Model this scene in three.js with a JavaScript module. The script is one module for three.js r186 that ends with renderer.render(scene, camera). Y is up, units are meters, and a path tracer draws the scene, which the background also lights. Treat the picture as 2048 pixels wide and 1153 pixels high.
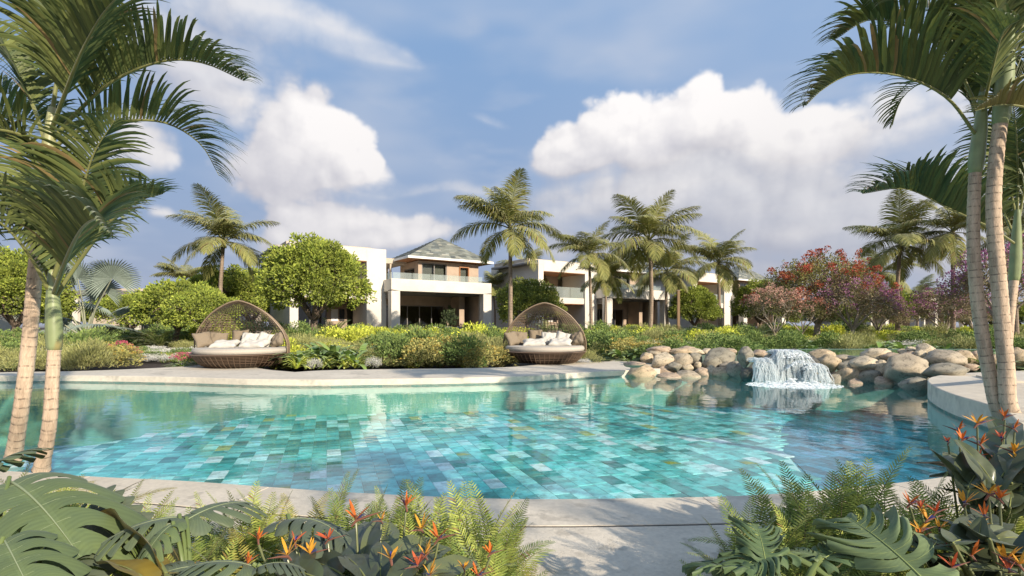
import * as THREE from 'three';
import { mergeGeometries, toCreasedNormals } from 'three/addons/utils/BufferGeometryUtils.js';
import { RoundedBoxGeometry } from 'three/addons/geometries/RoundedBoxGeometry.js';

// ---------------------------------------------------------------- camera, sky, sun, exposure
const scene = new THREE.Scene();
const EYE = 1.30, FOCAL = 1080, HORIZON = 652;            // metres over the pool's water; pixels of a 2048 x 1153 frame
const camera = new THREE.PerspectiveCamera(2 * Math.atan(576.5 / FOCAL) * 180 / Math.PI, 2048 / 1153, 0.05, 900);
camera.position.set(0, EYE, 0);
camera.lookAt(0, EYE, -10);
camera.setViewOffset(2048, 1153, 0, -(HORIZON - 576.5), 2048, 1153);
const renderer = new THREE.WebGLRenderer({ antialias: true });
renderer.toneMapping = THREE.LinearToneMapping;
renderer.toneMappingExposure = 1.36;
renderer.shadowMap.enabled = true;

const SUN_AZ = 132 * Math.PI / 180, SUN_EL = 27 * Math.PI / 180;   // clockwise from the view; behind the camera to the right
const sunDir = new THREE.Vector3(Math.sin(SUN_AZ) * Math.cos(SUN_EL), Math.sin(SUN_EL), -Math.cos(SUN_AZ) * Math.cos(SUN_EL));
const sun = new THREE.DirectionalLight(new THREE.Color().setRGB(1.0, 0.87, 0.70), 5.0);
sun.position.copy(sunDir).multiplyScalar(120);
sun.target.position.set(0, 0, -20);
sun.castShadow = true; sun.shadow.mapSize.set(4096, 4096); sun.shadow.radius = 1.2;
Object.assign(sun.shadow.camera, { left: -70, right: 90, top: 60, bottom: -50, near: 1, far: 320 });
scene.add(sun, sun.target);

// ---------------------------------------------------------------- random numbers and noise
function rng(seed) { let a = seed >>> 0; return () => { a = (a + 0x6D2B79F5) | 0; let t = Math.imul(a ^ (a >>> 15), 1 | a); t = (t + Math.imul(t ^ (t >>> 7), 61 | t)) ^ t; return ((t ^ (t >>> 14)) >>> 0) / 4294967296; }; }
const PERM = (() => { const r = rng(7), p = new Uint8Array(512), a = [...Array(256).keys()]; for (let i = 255; i > 0; i--) { const j = (r() * (i + 1)) | 0;[a[i], a[j]] = [a[j], a[i]]; } for (let i = 0; i < 512; i++) p[i] = a[i & 255]; return p; })();
function noise3(x, y, z) {                                  // value noise, 0 to 1
  const X = Math.floor(x), Y = Math.floor(y), Z = Math.floor(z); x -= X; y -= Y; z -= Z;
  const u = x * x * (3 - 2 * x), v = y * y * (3 - 2 * y), w = z * z * (3 - 2 * z), xa = X & 255, xb = (X + 1) & 255;
  const p = PERM, A = p[xa] + Y, B = p[xb] + Y;
  const h = (q, zz) => p[(p[q & 255] + zz) & 255];
  const a0 = h(A, Z), b0 = h(B, Z), c0 = h(A + 1, Z), d0 = h(B + 1, Z), a1 = h(A, Z + 1), b1 = h(B, Z + 1), c1 = h(A + 1, Z + 1), d1 = h(B + 1, Z + 1);
  const e = a0 + (b0 - a0) * u, f = c0 + (d0 - c0) * u, g = a1 + (b1 - a1) * u, k = c1 + (d1 - c1) * u;
  const m = e + (f - e) * v, n = g + (k - g) * v;
  return (m + (n - m) * w) / 255;
}
function fbm(x, y, z, oct) { let s = 0, a = 0.5, t = 0; for (let i = 0; i < oct; i++) { s += a * noise3(x, y, z); t += a; a *= 0.5; x = x * 2.03 + 17.1; y = y * 2.03 + 5.3; z = z * 2.03 + 9.7; } return s / t; }
const sstep = (a, b, x) => { x = Math.min(1, Math.max(0, (x - a) / (b - a))); return x * x * (3 - 2 * x); };
const lerp = (a, b, t) => a + (b - a) * t, clamp = (x, a = 0, b = 1) => Math.min(b, Math.max(a, x));

// the sky: clear air and cumulus clouds, the same all round
{
  const W = 3584, H = 1792, data = new Float32Array(W * H * 4), r = rng(21), D = Math.PI / 180;
  const dirOf = (px, py) => { const az = Math.atan((px - 1024) / FOCAL); return [az, Math.atan((HORIZON - py) / FOCAL * Math.cos(az))]; };
  // cumulus: azimuth, base elevation, half-width, height (radians), softness, brightness
  const clouds = [];
  const add = (px, py, hw, hh, soft = 0.2, br = 1) => { const [a, e] = dirOf(px, py); const k = Math.cos(a) ** 2 / FOCAL; clouds.push([a, e, hw * k * 1.02, hh / FOCAL * Math.cos(a), soft, br]); };
  add(560, 365, 125, 120, 0.24); add(628, 345, 85, 165, 0.16, 1.06); add(672, 350, 100, 85, 0.2); add(270, 350, 125, 130, 0.38, 0.97); add(400, 225, 150, 120, 0.5, 0.96); add(420, 90, 260, 130, 0.7, 0.9);
  add(600, 60, 150, 80, 0.72, 0.95); add(350, 160, 170, 90, 0.55, 0.97); add(760, 120, 90, 50, 0.8, 0.95); add(980, 240, 60, 30, 0.85, 0.95); add(565, 505, 75, 120, 0.22); add(690, 490, 120, 75, 0.3); add(820, 480, 110, 48, 0.35);
  add(1280, 285, 95, 120, 0.15, 1.05); add(1395, 290, 120, 105, 0.18, 1.05); add(1165, 300, 95, 85, 0.18, 1.02); add(1540, 315, 150, 95, 0.3, 1.0); add(1120, 335, 75, 65, 0.3); add(1360, 410, 260, 85, 0.75, 0.86);
  add(1660, 300, 70, 80, 0.22, 1.04); add(1880, 260, 200, 110, 0.6, 0.95); add(1700, 470, 380, 110, 0.8, 0.84); add(1250, 530, 330, 150, 0.62, 0.80); add(1560, 560, 330, 210, 0.62, 0.80); add(1900, 560, 330, 190, 0.62, 0.80); add(1500, 440, 260, 120, 0.6, 0.86); add(1360, 430, 70, 65, 0.3, 0.98); add(1590, 470, 70, 38, 0.35, 0.96); add(1200, 440, 120, 60, 0.6, 0.92);
  add(880, 405, 180, 34, 0.8, 0.86); add(750, 110, 75, 36, 0.9, 0.85); add(930, 60, 80, 45, 1, 0.78); add(310, 445, 55, 30, 0.5, 0.9);
  for (let i = 0; i < 120; i++) {                            // the rest of the round
    const a = 46 * D + r() * 268 * D, e = (3 + 62 * r() ** 1.6) * D, s = (0.05 + 0.11 * r()) * (0.6 + e);
    clouds.push([a, e, s * 1.35, s * (0.45 + 0.3 * r()), 0.2 + 0.6 * r() ** 2, 0.85 + 0.2 * r()]);
  }
  const bins = Array.from({ length: 72 }, () => []);         // clouds by 5-degree sector
  for (const c of clouds) for (let k = 0; k < 72; k++) { let d = Math.abs(c[0] - (k * 5 + 2.5) * D) % (2 * Math.PI); if (d > Math.PI) d = 2 * Math.PI - d; if (d < c[2] * 1.9 + 4 * D) bins[k].push(c); }
  let soft = 0, bright = 1;
  const field = (az, el) => {                                // how deep inside the clouds a direction lies, before the billows
    let S = 0, s = 0, b = 0; const list = bins[Math.floor((((az / D) % 360) + 360) % 360 / 5)];
    for (const c of list) {
      let dx = az - c[0]; if (dx > Math.PI) dx -= 2 * Math.PI; if (dx < -Math.PI) dx += 2 * Math.PI;
      dx /= c[2]; const y = (el - c[1]) / c[3], dy = y > 0.22 ? (y - 0.22) / 0.78 : (0.22 - y) / 0.5, q = dx * dx + dy * dy; if (q > 5) continue;
      const w = Math.exp(-1.25 * q); S += w; s += w * c[4] * (y > 0.22 ? 1 : 1 + 1.6 * (0.22 - y)); b += w * c[5];
    }
    if (S > 0.001) { soft = s / S; bright = b / S; }
    return (S > 1 ? 1 + 0.35 * (S - 1) : S) - 0.36;
  };
  const billow = (x, y, z, oct) => { let s = 0, a = 0.5, t = 0; for (let i = 0; i < oct; i++) { s += a * Math.abs(2 * noise3(x, y, z) - 1); t += a; a *= 0.52; x = x * 2.07 + 11.3; y = y * 2.07 + 4.1; z = z * 2.07 + 7.7; } return s / t; };
  const body = (az, el, oct) => { const ce = Math.cos(el), x = Math.sin(az) * ce, y = Math.sin(el), z = -Math.cos(az) * ce, wx = 0.05 * (noise3(x * 9, y * 9, z * 9) - 0.5), wy = 0.05 * (noise3(x * 9 + 31, y * 9, z * 9) - 0.5), S = field(az + wx, el + wy); if (S < -0.345) return -1; return S + 0.85 * (billow(x * 13 + 3, y * 15, z * 13, oct) - 0.36) + 0.35 * (fbm(x * 5, y * 6, z * 5 + 9, 2) - 0.5); };
  for (let j = 0; j < H; j++) {
    const el = (j + 0.5) / H * Math.PI - Math.PI / 2, ce = Math.cos(el), y = Math.sin(el);
    for (let i = 0; i < W; i++) {
      const o = (j * W + i) * 4; data[o + 3] = 1;
      if (el < -0.02) { data[o] = 0.22; data[o + 1] = 0.23; data[o + 2] = 0.26; continue; }
      // three.js looks an equirectangular map up with atan(z, x)
      const phi = ((i + 0.5) / W - 0.5) * 2 * Math.PI, x = Math.cos(phi) * ce, z = Math.sin(phi) * ce, az = Math.atan2(x, -z);
      const t = Math.pow(clamp(y), 0.7), hz = Math.exp(-Math.max(0, y) * 4.6), toSun = Math.max(0, (x * sunDir.x + z * sunDir.z) / Math.max(ce, 0.05));
      let R = lerp(0.34, 0.17, t), G = lerp(0.47, 0.385, t), B = lerp(0.70, 0.74, t);
      R = lerp(R, 0.40, hz * 0.85); G = lerp(G, 0.44, hz * 0.85); B = lerp(B, 0.565, hz * 0.85);
      const sw = 0.35 * Math.pow(toSun, 3) + 0.5 * clamp(Math.sin(az) * 0.9); R += 0.28 * sw; G += 0.24 * sw; B += 0.17 * sw;
      // thin high veil
      const veil = sstep(0.47, 0.78, fbm(x * 3.1 + 4, y * 7.5, z * 3.1, 4)) * 0.35 + sstep(0.5, 0.8, fbm(x * 9 + 4, y * 26, z * 9, 4)) * 0.22 * sstep(0.62, 0.2, y);
      R = lerp(R, 0.76, veil); G = lerp(G, 0.78, veil); B = lerp(B, 0.84, veil);
      const d = body(az, el, 5), sf = soft, br = bright;
      if (d > 0) {
        const a = sstep(0, 1.5 * sf * sf + 0.2, d) * (sf > 0.55 ? lerp(0.9, 0.45, clamp((sf - 0.55) * 2.2)) : 0.95);
        const d1 = body(az + 0.014, el + 0.016, 4), d2 = body(az + 0.05, el + 0.06, 2);
        let lit = clamp(0.50 + (d - Math.max(d1, -0.3)) * 0.8 + (d - Math.max(d2, -0.5)) * 0.5 - 0.12 * Math.max(0, d - 0.25));
        const hazy = Math.exp(-y * 4.6) * 0.62;
        let cr = lerp(0.60, 1.10, lit) * br, cg = lerp(0.605, 1.08, lit) * br, cb = lerp(0.68, 1.07, lit) * br;
        cr = lerp(cr, 0.50, hazy); cg = lerp(cg, 0.515, hazy); cb = lerp(cb, 0.61, hazy);
        R = lerp(R, cr, a); G = lerp(G, cg, a); B = lerp(B, cb, a);
      }
      data[o] = R * 0.715; data[o + 1] = G * 0.70; data[o + 2] = B * 0.685;
    }
  }
  const tex = new THREE.DataTexture(data, W, H, THREE.RGBAFormat, THREE.FloatType);
  tex.mapping = THREE.EquirectangularReflectionMapping; tex.magFilter = tex.minFilter = THREE.LinearFilter; tex.needsUpdate = true;
  scene.background = tex; scene.environment = tex;
}

// ---------------------------------------------------------------- helpers
const V = (x, y, z) => new THREE.Vector3(x, y, z);
const lin = (r, g, b) => new THREE.Color().setRGB(r, g, b);
const names = {};
const numbered = (n) => { const k = names[n] = (names[n] ?? -1) + 1; return k ? n + '_' + String(k).padStart(3, '0') : n; };
const FOC = 1080;
const ground = (px, py, h) => { const d = FOC * (EYE - h) / (py - HORIZON); return V((px - 1024) / FOC * d, h, -d); };   // where a sight line meets height h
const away = (px, py, d) => V((px - 1024) / FOC * d, EYE + (HORIZON - py) / FOC * d, -d);                                 // a point at distance d
function tag(o, label, category, group, kind) { if (label) o.userData.label = label; if (category) o.userData.category = category; if (group) o.userData.group = group; if (kind) o.userData.kind = kind; return o; }
function shade(o) { o.traverse((m) => { if (m.isMesh) { m.castShadow = true; m.receiveShadow = true; } }); return o; }
function thing(name, label, category, group, pos = [0, 0, 0], turn = 0) { const o = new THREE.Group(); o.name = numbered(name); o.position.set(...pos); o.rotation.y = turn; scene.add(o); return tag(o, label, category, group); }
function part(name, geo, mat, parent) { const m = new THREE.Mesh(geo, mat); m.name = name; m.castShadow = m.receiveShadow = true; parent.add(m); return m; }
function top(name, geo, mat, label, category, group, kind) { const m = new THREE.Mesh(geo, mat); m.name = numbered(name); m.castShadow = m.receiveShadow = true; scene.add(m); return tag(m, label, category, group, kind); }
function structure(name, geo, mat, label) { return top(name, geo, mat, label, null, null, 'structure'); }
function dup(o, label, group, name) { const c = o.clone(); c.name = numbered(name ?? o.userData.base ?? o.name.replace(/_\d{3}$/, '')); c.userData = { ...o.userData }; if (label) c.userData.label = label; if (group) c.userData.group = group; scene.add(c); return c; }

class GB {                                                   // collects triangles into one geometry
  constructor() { this.p = []; this.u = []; this.c = []; this.i = []; this.n = 0; this.col = [1, 1, 1]; }
  v(x, y, z, u = 0, w = 0) { this.p.push(x, y, z); this.u.push(u, w); this.c.push(...this.col); return this.n++; }
  tri(a, b, c) { this.i.push(a, b, c); }
  quad(a, b, c, d) { this.i.push(a, b, c, a, c, d); }
  // tapered tube through points with a radius for each
  tube(pts, rad, seg = 8, cap = true, uScale = 1) {
    const up = V(0, 1, 0), n = pts.length, rings = []; let nx = null, len = 0;
    for (let k = 0; k < n; k++) {
      const a = pts[Math.max(0, k - 1)], b = pts[Math.min(n - 1, k + 1)], t = V().subVectors(b, a).normalize();
      if (!nx) { nx = V().crossVectors(Math.abs(t.y) > 0.9 ? V(1, 0, 0) : up, t).normalize(); } else nx = nx.clone().addScaledVector(t, -nx.dot(t)).normalize();
      const ny = V().crossVectors(t, nx), ring = []; if (k) len += pts[k].distanceTo(pts[k - 1]);
      const r = typeof rad === 'function' ? rad(k / (n - 1)) : Array.isArray(rad) ? rad[k] : rad;
      for (let s = 0; s <= seg; s++) { const q = s / seg * Math.PI * 2, cx = Math.cos(q) * r, cy = Math.sin(q) * r; ring.push(this.v(pts[k].x + nx.x * cx + ny.x * cy, pts[k].y + nx.y * cx + ny.y * cy, pts[k].z + nx.z * cx + ny.z * cy, s / seg * uScale, len)); }
      rings.push(ring);
    }
    for (let k = 0; k + 1 < n; k++) for (let s = 0; s < seg; s++) this.quad(rings[k][s], rings[k][s + 1], rings[k + 1][s + 1], rings[k + 1][s]);
    if (cap) for (const [k, f] of [[0, 1], [n - 1, 0]]) { const c = this.v(pts[k].x, pts[k].y, pts[k].z); for (let s = 0; s < seg; s++) f ? this.tri(c, rings[k][s + 1], rings[k][s]) : this.tri(c, rings[k][s], rings[k][s + 1]); }
    return this;
  }
  // a strip leaf: centre points, across vectors, half-widths; fold lifts the edges
  strip(pts, across, hw, fold = 0, upv = null) {
    let last = null; const n = pts.length;
    for (let k = 0; k < n; k++) {
      const q = pts[k], a = across[k] ?? across, w = hw[k], f = upv ? upv : V(0, 1, 0), e = fold * w;
      const row = fold ? [this.v(q.x - a.x * w + f.x * e, q.y - a.y * w + f.y * e, q.z - a.z * w + f.z * e, 0, k / (n - 1)), this.v(q.x, q.y, q.z, 0.5, k / (n - 1)), this.v(q.x + a.x * w + f.x * e, q.y + a.y * w + f.y * e, q.z + a.z * w + f.z * e, 1, k / (n - 1))]
        : [this.v(q.x - a.x * w, q.y - a.y * w, q.z - a.z * w, 0, k / (n - 1)), this.v(q.x + a.x * w, q.y + a.y * w, q.z + a.z * w, 1, k / (n - 1))];
      if (last) for (let j = 0; j + 1 < row.length; j++) this.quad(last[j], last[j + 1], row[j + 1], row[j]);
      last = row;
    }
    return this;
  }
  add(geo) {                                                  // takes in another geometry
    const g = geo.index ? geo.toNonIndexed() : geo, p = g.attributes.position, uv = g.attributes.uv;
    const b = this.n; for (let k = 0; k < p.count; k++) this.v(p.getX(k), p.getY(k), p.getZ(k), uv ? uv.getX(k) : 0, uv ? uv.getY(k) : 0);
    for (let k = 0; k < p.count; k++) this.i.push(b + k); return this;
  }
  geo(smooth = true) {
    let g = new THREE.BufferGeometry();
    g.setAttribute('position', new THREE.Float32BufferAttribute(this.p, 3)); g.setAttribute('uv', new THREE.Float32BufferAttribute(this.u, 2)); g.setAttribute('color', new THREE.Float32BufferAttribute(this.c, 3));
    g.setIndex(this.i); if (!smooth) g = g.toNonIndexed(); g.computeVertexNormals(); return g;
  }
}
// uv in metres from position, by the way each face points
function metreUV(geo, s = 1) {
  const g = geo.index ? geo.toNonIndexed() : geo; if (!g.attributes.normal) g.computeVertexNormals();
  const p = g.attributes.position, n = g.attributes.normal, uv = new Float32Array(p.count * 2), a = V(), b = V(), c = V();
  for (let k = 0; k < p.count; k += 3) {
    a.fromBufferAttribute(p, k); b.fromBufferAttribute(p, k + 1).sub(a); c.fromBufferAttribute(p, k + 2).sub(a); b.cross(c);
    const X = Math.abs(b.x), Y = Math.abs(b.y), Z = Math.abs(b.z);
    for (let j = 0; j < 3; j++) { const q = k + j, x = p.getX(q), y = p.getY(q), z = p.getZ(q); const [u, w] = Y >= X && Y >= Z ? [x, z] : X >= Z ? [z, y] : [x, y]; uv[q * 2] = u * s; uv[q * 2 + 1] = w * s; }
  }
  g.setAttribute('uv', new THREE.BufferAttribute(uv, 2)); return g;
}
function box(w, h, d, x = 0, y = 0, z = 0, bev = 0.012) { const g = bev ? new RoundedBoxGeometry(w, h, d, 1, Math.min(bev, w / 3, h / 3, d / 3)) : new THREE.BoxGeometry(w, h, d); g.translate(x, y, z); return metreUV(g); }
function joined(list) { return mergeGeometries(list.map((g) => { const q = g.index ? g.toNonIndexed() : g; for (const k of Object.keys(q.attributes)) if (!['position', 'normal', 'uv'].includes(k)) q.deleteAttribute(k); return q; })); }
function polyShape(pts) { return new THREE.Shape(pts.map(([x, z]) => new THREE.Vector2(x, z))); }
function flat(shape, y) { const g = new THREE.ShapeGeometry(shape, 1); g.rotateX(Math.PI / 2); const p = g.attributes.position; for (let i = 0; i < p.count; i++) p.setY(i, y); const ix = g.index.array; for (let k = 0; k < ix.length; k += 3) { const t = ix[k]; ix[k] = ix[k + 1]; ix[k + 1] = t; } g.computeVertexNormals(); return metreUV(g); }   // shape's (x, y) become (x, z)
function slab(shape, y0, y1, bev = 0.012) { const g = new THREE.ExtrudeGeometry(shape, { depth: y1 - y0 - 2 * bev, bevelEnabled: bev > 0, bevelThickness: bev, bevelSize: bev, bevelOffset: -bev, bevelSegments: 2, curveSegments: 1 }); g.rotateX(Math.PI / 2); g.translate(0, y1 - bev, 0); return metreUV(g); }
function smoothLine(pts, n, closed = false) { return new THREE.CatmullRomCurve3(pts.map(([x, z]) => V(x, 0, z)), closed, 'centripetal').getSpacedPoints(n).map((v) => [v.x, v.z]); }
function inside(pts, x, z) { let c = false; for (let i = 0, j = pts.length - 1; i < pts.length; j = i++) { const [xi, zi] = pts[i], [xj, zj] = pts[j]; if ((zi > z) !== (zj > z) && x < (xj - xi) * (z - zi) / (zj - zi) + xi) c = !c; } return c; }
function wallStrip(line, y0, y1, closed = false) { const g = new GB(), n = line.length; let len = 0, last = null; for (let k = 0; k < n + (closed ? 1 : 0); k++) { const [x, z] = line[k % n]; if (k) len += Math.hypot(x - line[(k - 1) % n][0], z - line[(k - 1) % n][1]); const row = [g.v(x, y0, z, len, y0), g.v(x, y1, z, len, y1)]; if (last) g.quad(last[0], row[0], row[1], last[1]); last = row; } return g.geo(); }

// ---------------------------------------------------------------- textures and materials
function tex(w, h, fn, srgb = false) {                       // fn(u, v) gives a grey or [r, g, b], 0 to 1
  const d = new Uint8Array(w * h * 4);
  for (let j = 0; j < h; j++) for (let i = 0; i < w; i++) { const c = fn(i / w, j / h), o = (j * w + i) * 4; const a = Array.isArray(c) ? c : [c, c, c]; for (let k = 0; k < 3; k++) d[o + k] = clamp(a[k]) * 255; d[o + 3] = 255; }
  const t = new THREE.DataTexture(d, w, h, THREE.RGBAFormat); t.wrapS = t.wrapT = THREE.RepeatWrapping; t.magFilter = THREE.LinearFilter; t.minFilter = THREE.LinearMipmapLinearFilter; t.generateMipmaps = true;
  if (srgb) t.colorSpace = THREE.SRGBColorSpace; t.needsUpdate = true; return t;
}
// noise that repeats without a seam over the unit square
function tiled(u, v, f, oct, seed = 0) { let s = 0, a = 0.5, t = 0, P = f; for (let k = 0; k < oct; k++) { s += a * periodic(u * P, v * P, P, seed + k * 31); t += a; a *= 0.5; P *= 2; } return s / t; }
function periodic(x, y, P, seed) { const X = Math.floor(x), Y = Math.floor(y); x -= X; y -= Y; const u = x * x * (3 - 2 * x), v = y * y * (3 - 2 * y), h = (i, j) => PERM[PERM[((i % P + P) % P + seed) & 255] + ((j % P + P) % P & 255)]; const a = h(X, Y), b = h(X + 1, Y), c = h(X, Y + 1), d = h(X + 1, Y + 1); return (lerp(lerp(a, b, u), lerp(c, d, u), v)) / 255; }
function rep(t, s, s2 = s) { const c = t.clone(); c.repeat.set(s, s2); c.needsUpdate = true; return c; }
const T = {};
T.mottle = tex(512, 512, (u, v) => 0.80 + 0.34 * (tiled(u, v, 4, 6, 3) - 0.5) + 0.10 * (tiled(u, v, 64, 3, 9) - 0.5));
T.stain = tex(512, 512, (u, v) => { const a = tiled(u, v, 5, 6, 23), b = tiled(u, v, 14, 5, 71), c = tiled(u, v, 70, 3, 9); return 0.86 + 0.3 * (a - 0.5) - 0.22 * sstep(0.58, 0.72, b) * sstep(0.45, 0.6, a) + 0.22 * (c - 0.5); });
T.fine = tex(512, 512, (u, v) => 0.5 + 0.9 * (tiled(u, v, 32, 4, 5) - 0.5));
T.pit = tex(512, 512, (u, v) => { const a = tiled(u, v, 48, 3, 11), b = tiled(u, v, 6, 4, 2); return 0.55 + 0.3 * (b - 0.5) - 0.7 * sstep(0.62, 0.74, a); });
T.leaf = tex(256, 256, (u, v) => { const e = Math.abs(u - 0.5); return [0.86 + 0.3 * (tiled(u, v, 8, 4, 6) - 0.5), 0.88 + 0.25 * (tiled(u, v, 8, 4, 6) - 0.5), 0.8].map((q) => q + (e < 0.035 ? 0.12 : 0) + 0.06 * Math.sin(v * 90 + e * 60)); });
const std = (c, rough = 0.8, extra = {}) => new THREE.MeshStandardMaterial({ color: c, roughness: rough, side: THREE.DoubleSide, ...extra });
const leafMat = (c, thru = 0.35, coat = 0.0, extra = {}) => new THREE.MeshPhysicalMaterial({ color: c, roughness: 0.92, transmission: thru, thickness: 0, ior: 1.4, clearcoat: coat, clearcoatRoughness: 0.38, side: THREE.DoubleSide, vertexColors: true, ...extra });
const M = {
  concrete: std(lin(0.69, 0.62, 0.505), 0.75, { map: rep(T.stain, 0.21), bumpMap: rep(T.pit, 1.7), bumpScale: 0.0015 }),
  pavement: std(lin(0.69, 0.62, 0.505), 0.85, { map: rep(T.stain, 0.7), bumpMap: rep(T.pit, 2.2), bumpScale: 0.0022 }),
  coping: std(lin(0.69, 0.62, 0.505), 0.8, { map: rep(T.stain, 0.55), bumpMap: rep(T.pit, 2.5), bumpScale: 0.0016 }),
  deckWall: std(lin(0.40, 0.40, 0.39), 0.8, { map: rep(T.mottle, 0.7), bumpMap: rep(T.pit, 1.5), bumpScale: 0.0012 }),
  soil: std(lin(0.075, 0.048, 0.035), 0.95, { map: rep(T.fine, 1.4), bumpMap: rep(T.fine, 2.6), bumpScale: 0.02 }),
  stucco: std(lin(0.82, 0.77, 0.685), 0.85, { map: rep(T.mottle, 0.16), bumpMap: rep(T.fine, 1.5), bumpScale: 0.002 }),
  white: std(lin(0.80, 0.79, 0.75), 0.6),
  stone: std(lin(0.52, 0.40, 0.30), 0.85, { map: rep(T.mottle, 0.5), bumpMap: rep(T.pit, 0.8), bumpScale: 0.0015 }),
  beige: std(lin(0.56, 0.48, 0.38), 0.85, { map: rep(T.mottle, 0.3) }),
  wood: std(lin(0.50, 0.215, 0.085), 0.55, { map: rep(T.mottle, 0.25, 3.0) }),
  darkMetal: std(lin(0.035, 0.033, 0.031), 0.4, { metalness: 0.6 }),
  greyMetal: std(lin(0.22, 0.205, 0.195), 0.45, { metalness: 0.3 }),
};

// ---------------------------------------------------------------- the setting: ground, pool, decks
const FAR_DECK = 0.16, RIGHT_DECK = 0.32, FLOOR = -0.59, UPPER = 0.45;
const nearEdge = smoothLine([[-12.5, -7.6], [-9.0, -6.2], [-6.2, -5.15], [-4.5, -4.7], [-3.33, -4.47], [-2.76, -4.39], [-1.22, -4.07], [-0.09, -3.92], [0.64, -3.92], [1.76, -4.0], [2.39, -4.13], [3.6, -4.49], [4.5, -4.95], [5.15, -5.5]], 90);
const rightEdge = smoothLine([[5.15, -5.5], [5.6, -6.1], [5.9, -6.65], [6.33, -7.75], [6.76, -8.6], [7.36, -9.55], [7.95, -10.25], [8.8, -10.9], [9.9, -11.4]], 70);
const rockLine = smoothLine([[9.9, -11.4], [9.4, -12.7], [8.0, -13.4], [6.4, -13.8], [5.0, -14.2], [3.0, -13.9]], 24);
const farEdge = smoothLine([[3.0, -13.85], [2.2, -13.5], [1.2, -12.85], [0.295, -12.26], [-1.35, -11.8], [-3.47, -11.5], [-4.06, -11.42], [-5.6, -11.55], [-7.66, -12.05], [-11.47, -12.35], [-14.5, -11.2], [-14.6, -9.2], [-12.5, -7.6]], 110);
const poolLine = [...nearEdge, ...rightEdge.slice(1), ...rockLine.slice(1), ...farEdge.slice(1, -1)];

{ // the ground, with an opening for the pool
  const s = new THREE.Shape(); s.moveTo(-320, 60); s.lineTo(320, 60); s.lineTo(320, -420); s.lineTo(-320, -420); s.closePath();
  const c = [-2, -8.5], hole = poolLine.map(([x, z]) => { const dx = x - c[0], dz = z - c[1], l = Math.hypot(dx, dz); return new THREE.Vector2(x + dx / l * 0.12, z + dz / l * 0.12); });
  s.holes.push(new THREE.Path(hole));
  structure('ground', flat(s, 0.02), M.soil, 'dark brown mulch and soil under the planting');
}

// far deck: concrete slab with a clean edge over the water
const bedCentre = smoothLine([[-5.35, -13.3], [-4.9, -13.75], [-3.2, -14.2], [-1.2, -14.5], [-0.1, -14.9], [1.0, -16.2], [1.6, -18.2]], 40);
const bedLeft = smoothLine([[-13.2, -12.7], [-12.4, -13.25], [-10.9, -13.6], [-9.6, -14.6], [-9.1, -15.6], [-9.6, -16.6]], 30);
const bedRight = smoothLine([[3.0, -16.6], [3.4, -18.8]], 6);
{
  const out = farEdge.slice(0, -30).map(([x, z]) => [x, z]);
  const deck = [[3.9, -14.3], ...out, [-15.5, -12.6], [-15.5, -13.4], ...bedLeft, [-10.0, -18.5], [-12.5, -21.5], [-11.2, -22.5], [-8.3, -18.2], [-7.6, -16.2], [-6.9, -14.6], [-6.2, -13.9], ...bedCentre, [1.3, -19.5], [3.0, -19.6], [3.55, -17.6], [4.4, -16.1], [4.7, -15.2]];
  structure('pool_deck', slab(polyShape(deck), -0.06, FAR_DECK, 0.012), M.concrete, 'pale concrete deck along the far side of the pool');
}
{ // right deck: a rounded terrace standing higher over the water
  const d = [...rightEdge, [11.4, -11.9], [14, -11.9], [18, -9], [18, -3.5], [8.2, -4.6], [6.2, -5.0]];
  structure('raised_deck', slab(polyShape(d), -0.08, RIGHT_DECK, 0.015), M.concrete, 'raised rounded concrete deck with a tall curved edge');
  const lawn = smoothLine([[9.4, -8.6], [10.6, -9.6], [13, -9.7], [15, -8], [13, -6.3], [10.4, -6.6]], 40, true);
  structure('lawn', slab(polyShape(lawn), RIGHT_DECK - 0.05, RIGHT_DECK + 0.03, 0.01), std(lin(0.10, 0.15, 0.03), 0.95, { map: rep(T.fine, 3), bumpMap: rep(T.fine, 6), bumpScale: 0.03 }), 'patch of mown grass set in the raised deck');
  structure('pavement', slab(polyShape([[8.4, -9.3], [8.9, -10.35], [11, -11.0], [13, -11.0], [13, -10.2], [10.4, -10.0], [9.2, -9.1]]), RIGHT_DECK - 0.02, RIGHT_DECK + 0.035, 0.006), M.concrete, 'slightly raised concrete strip on the rounded deck');
}
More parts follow.
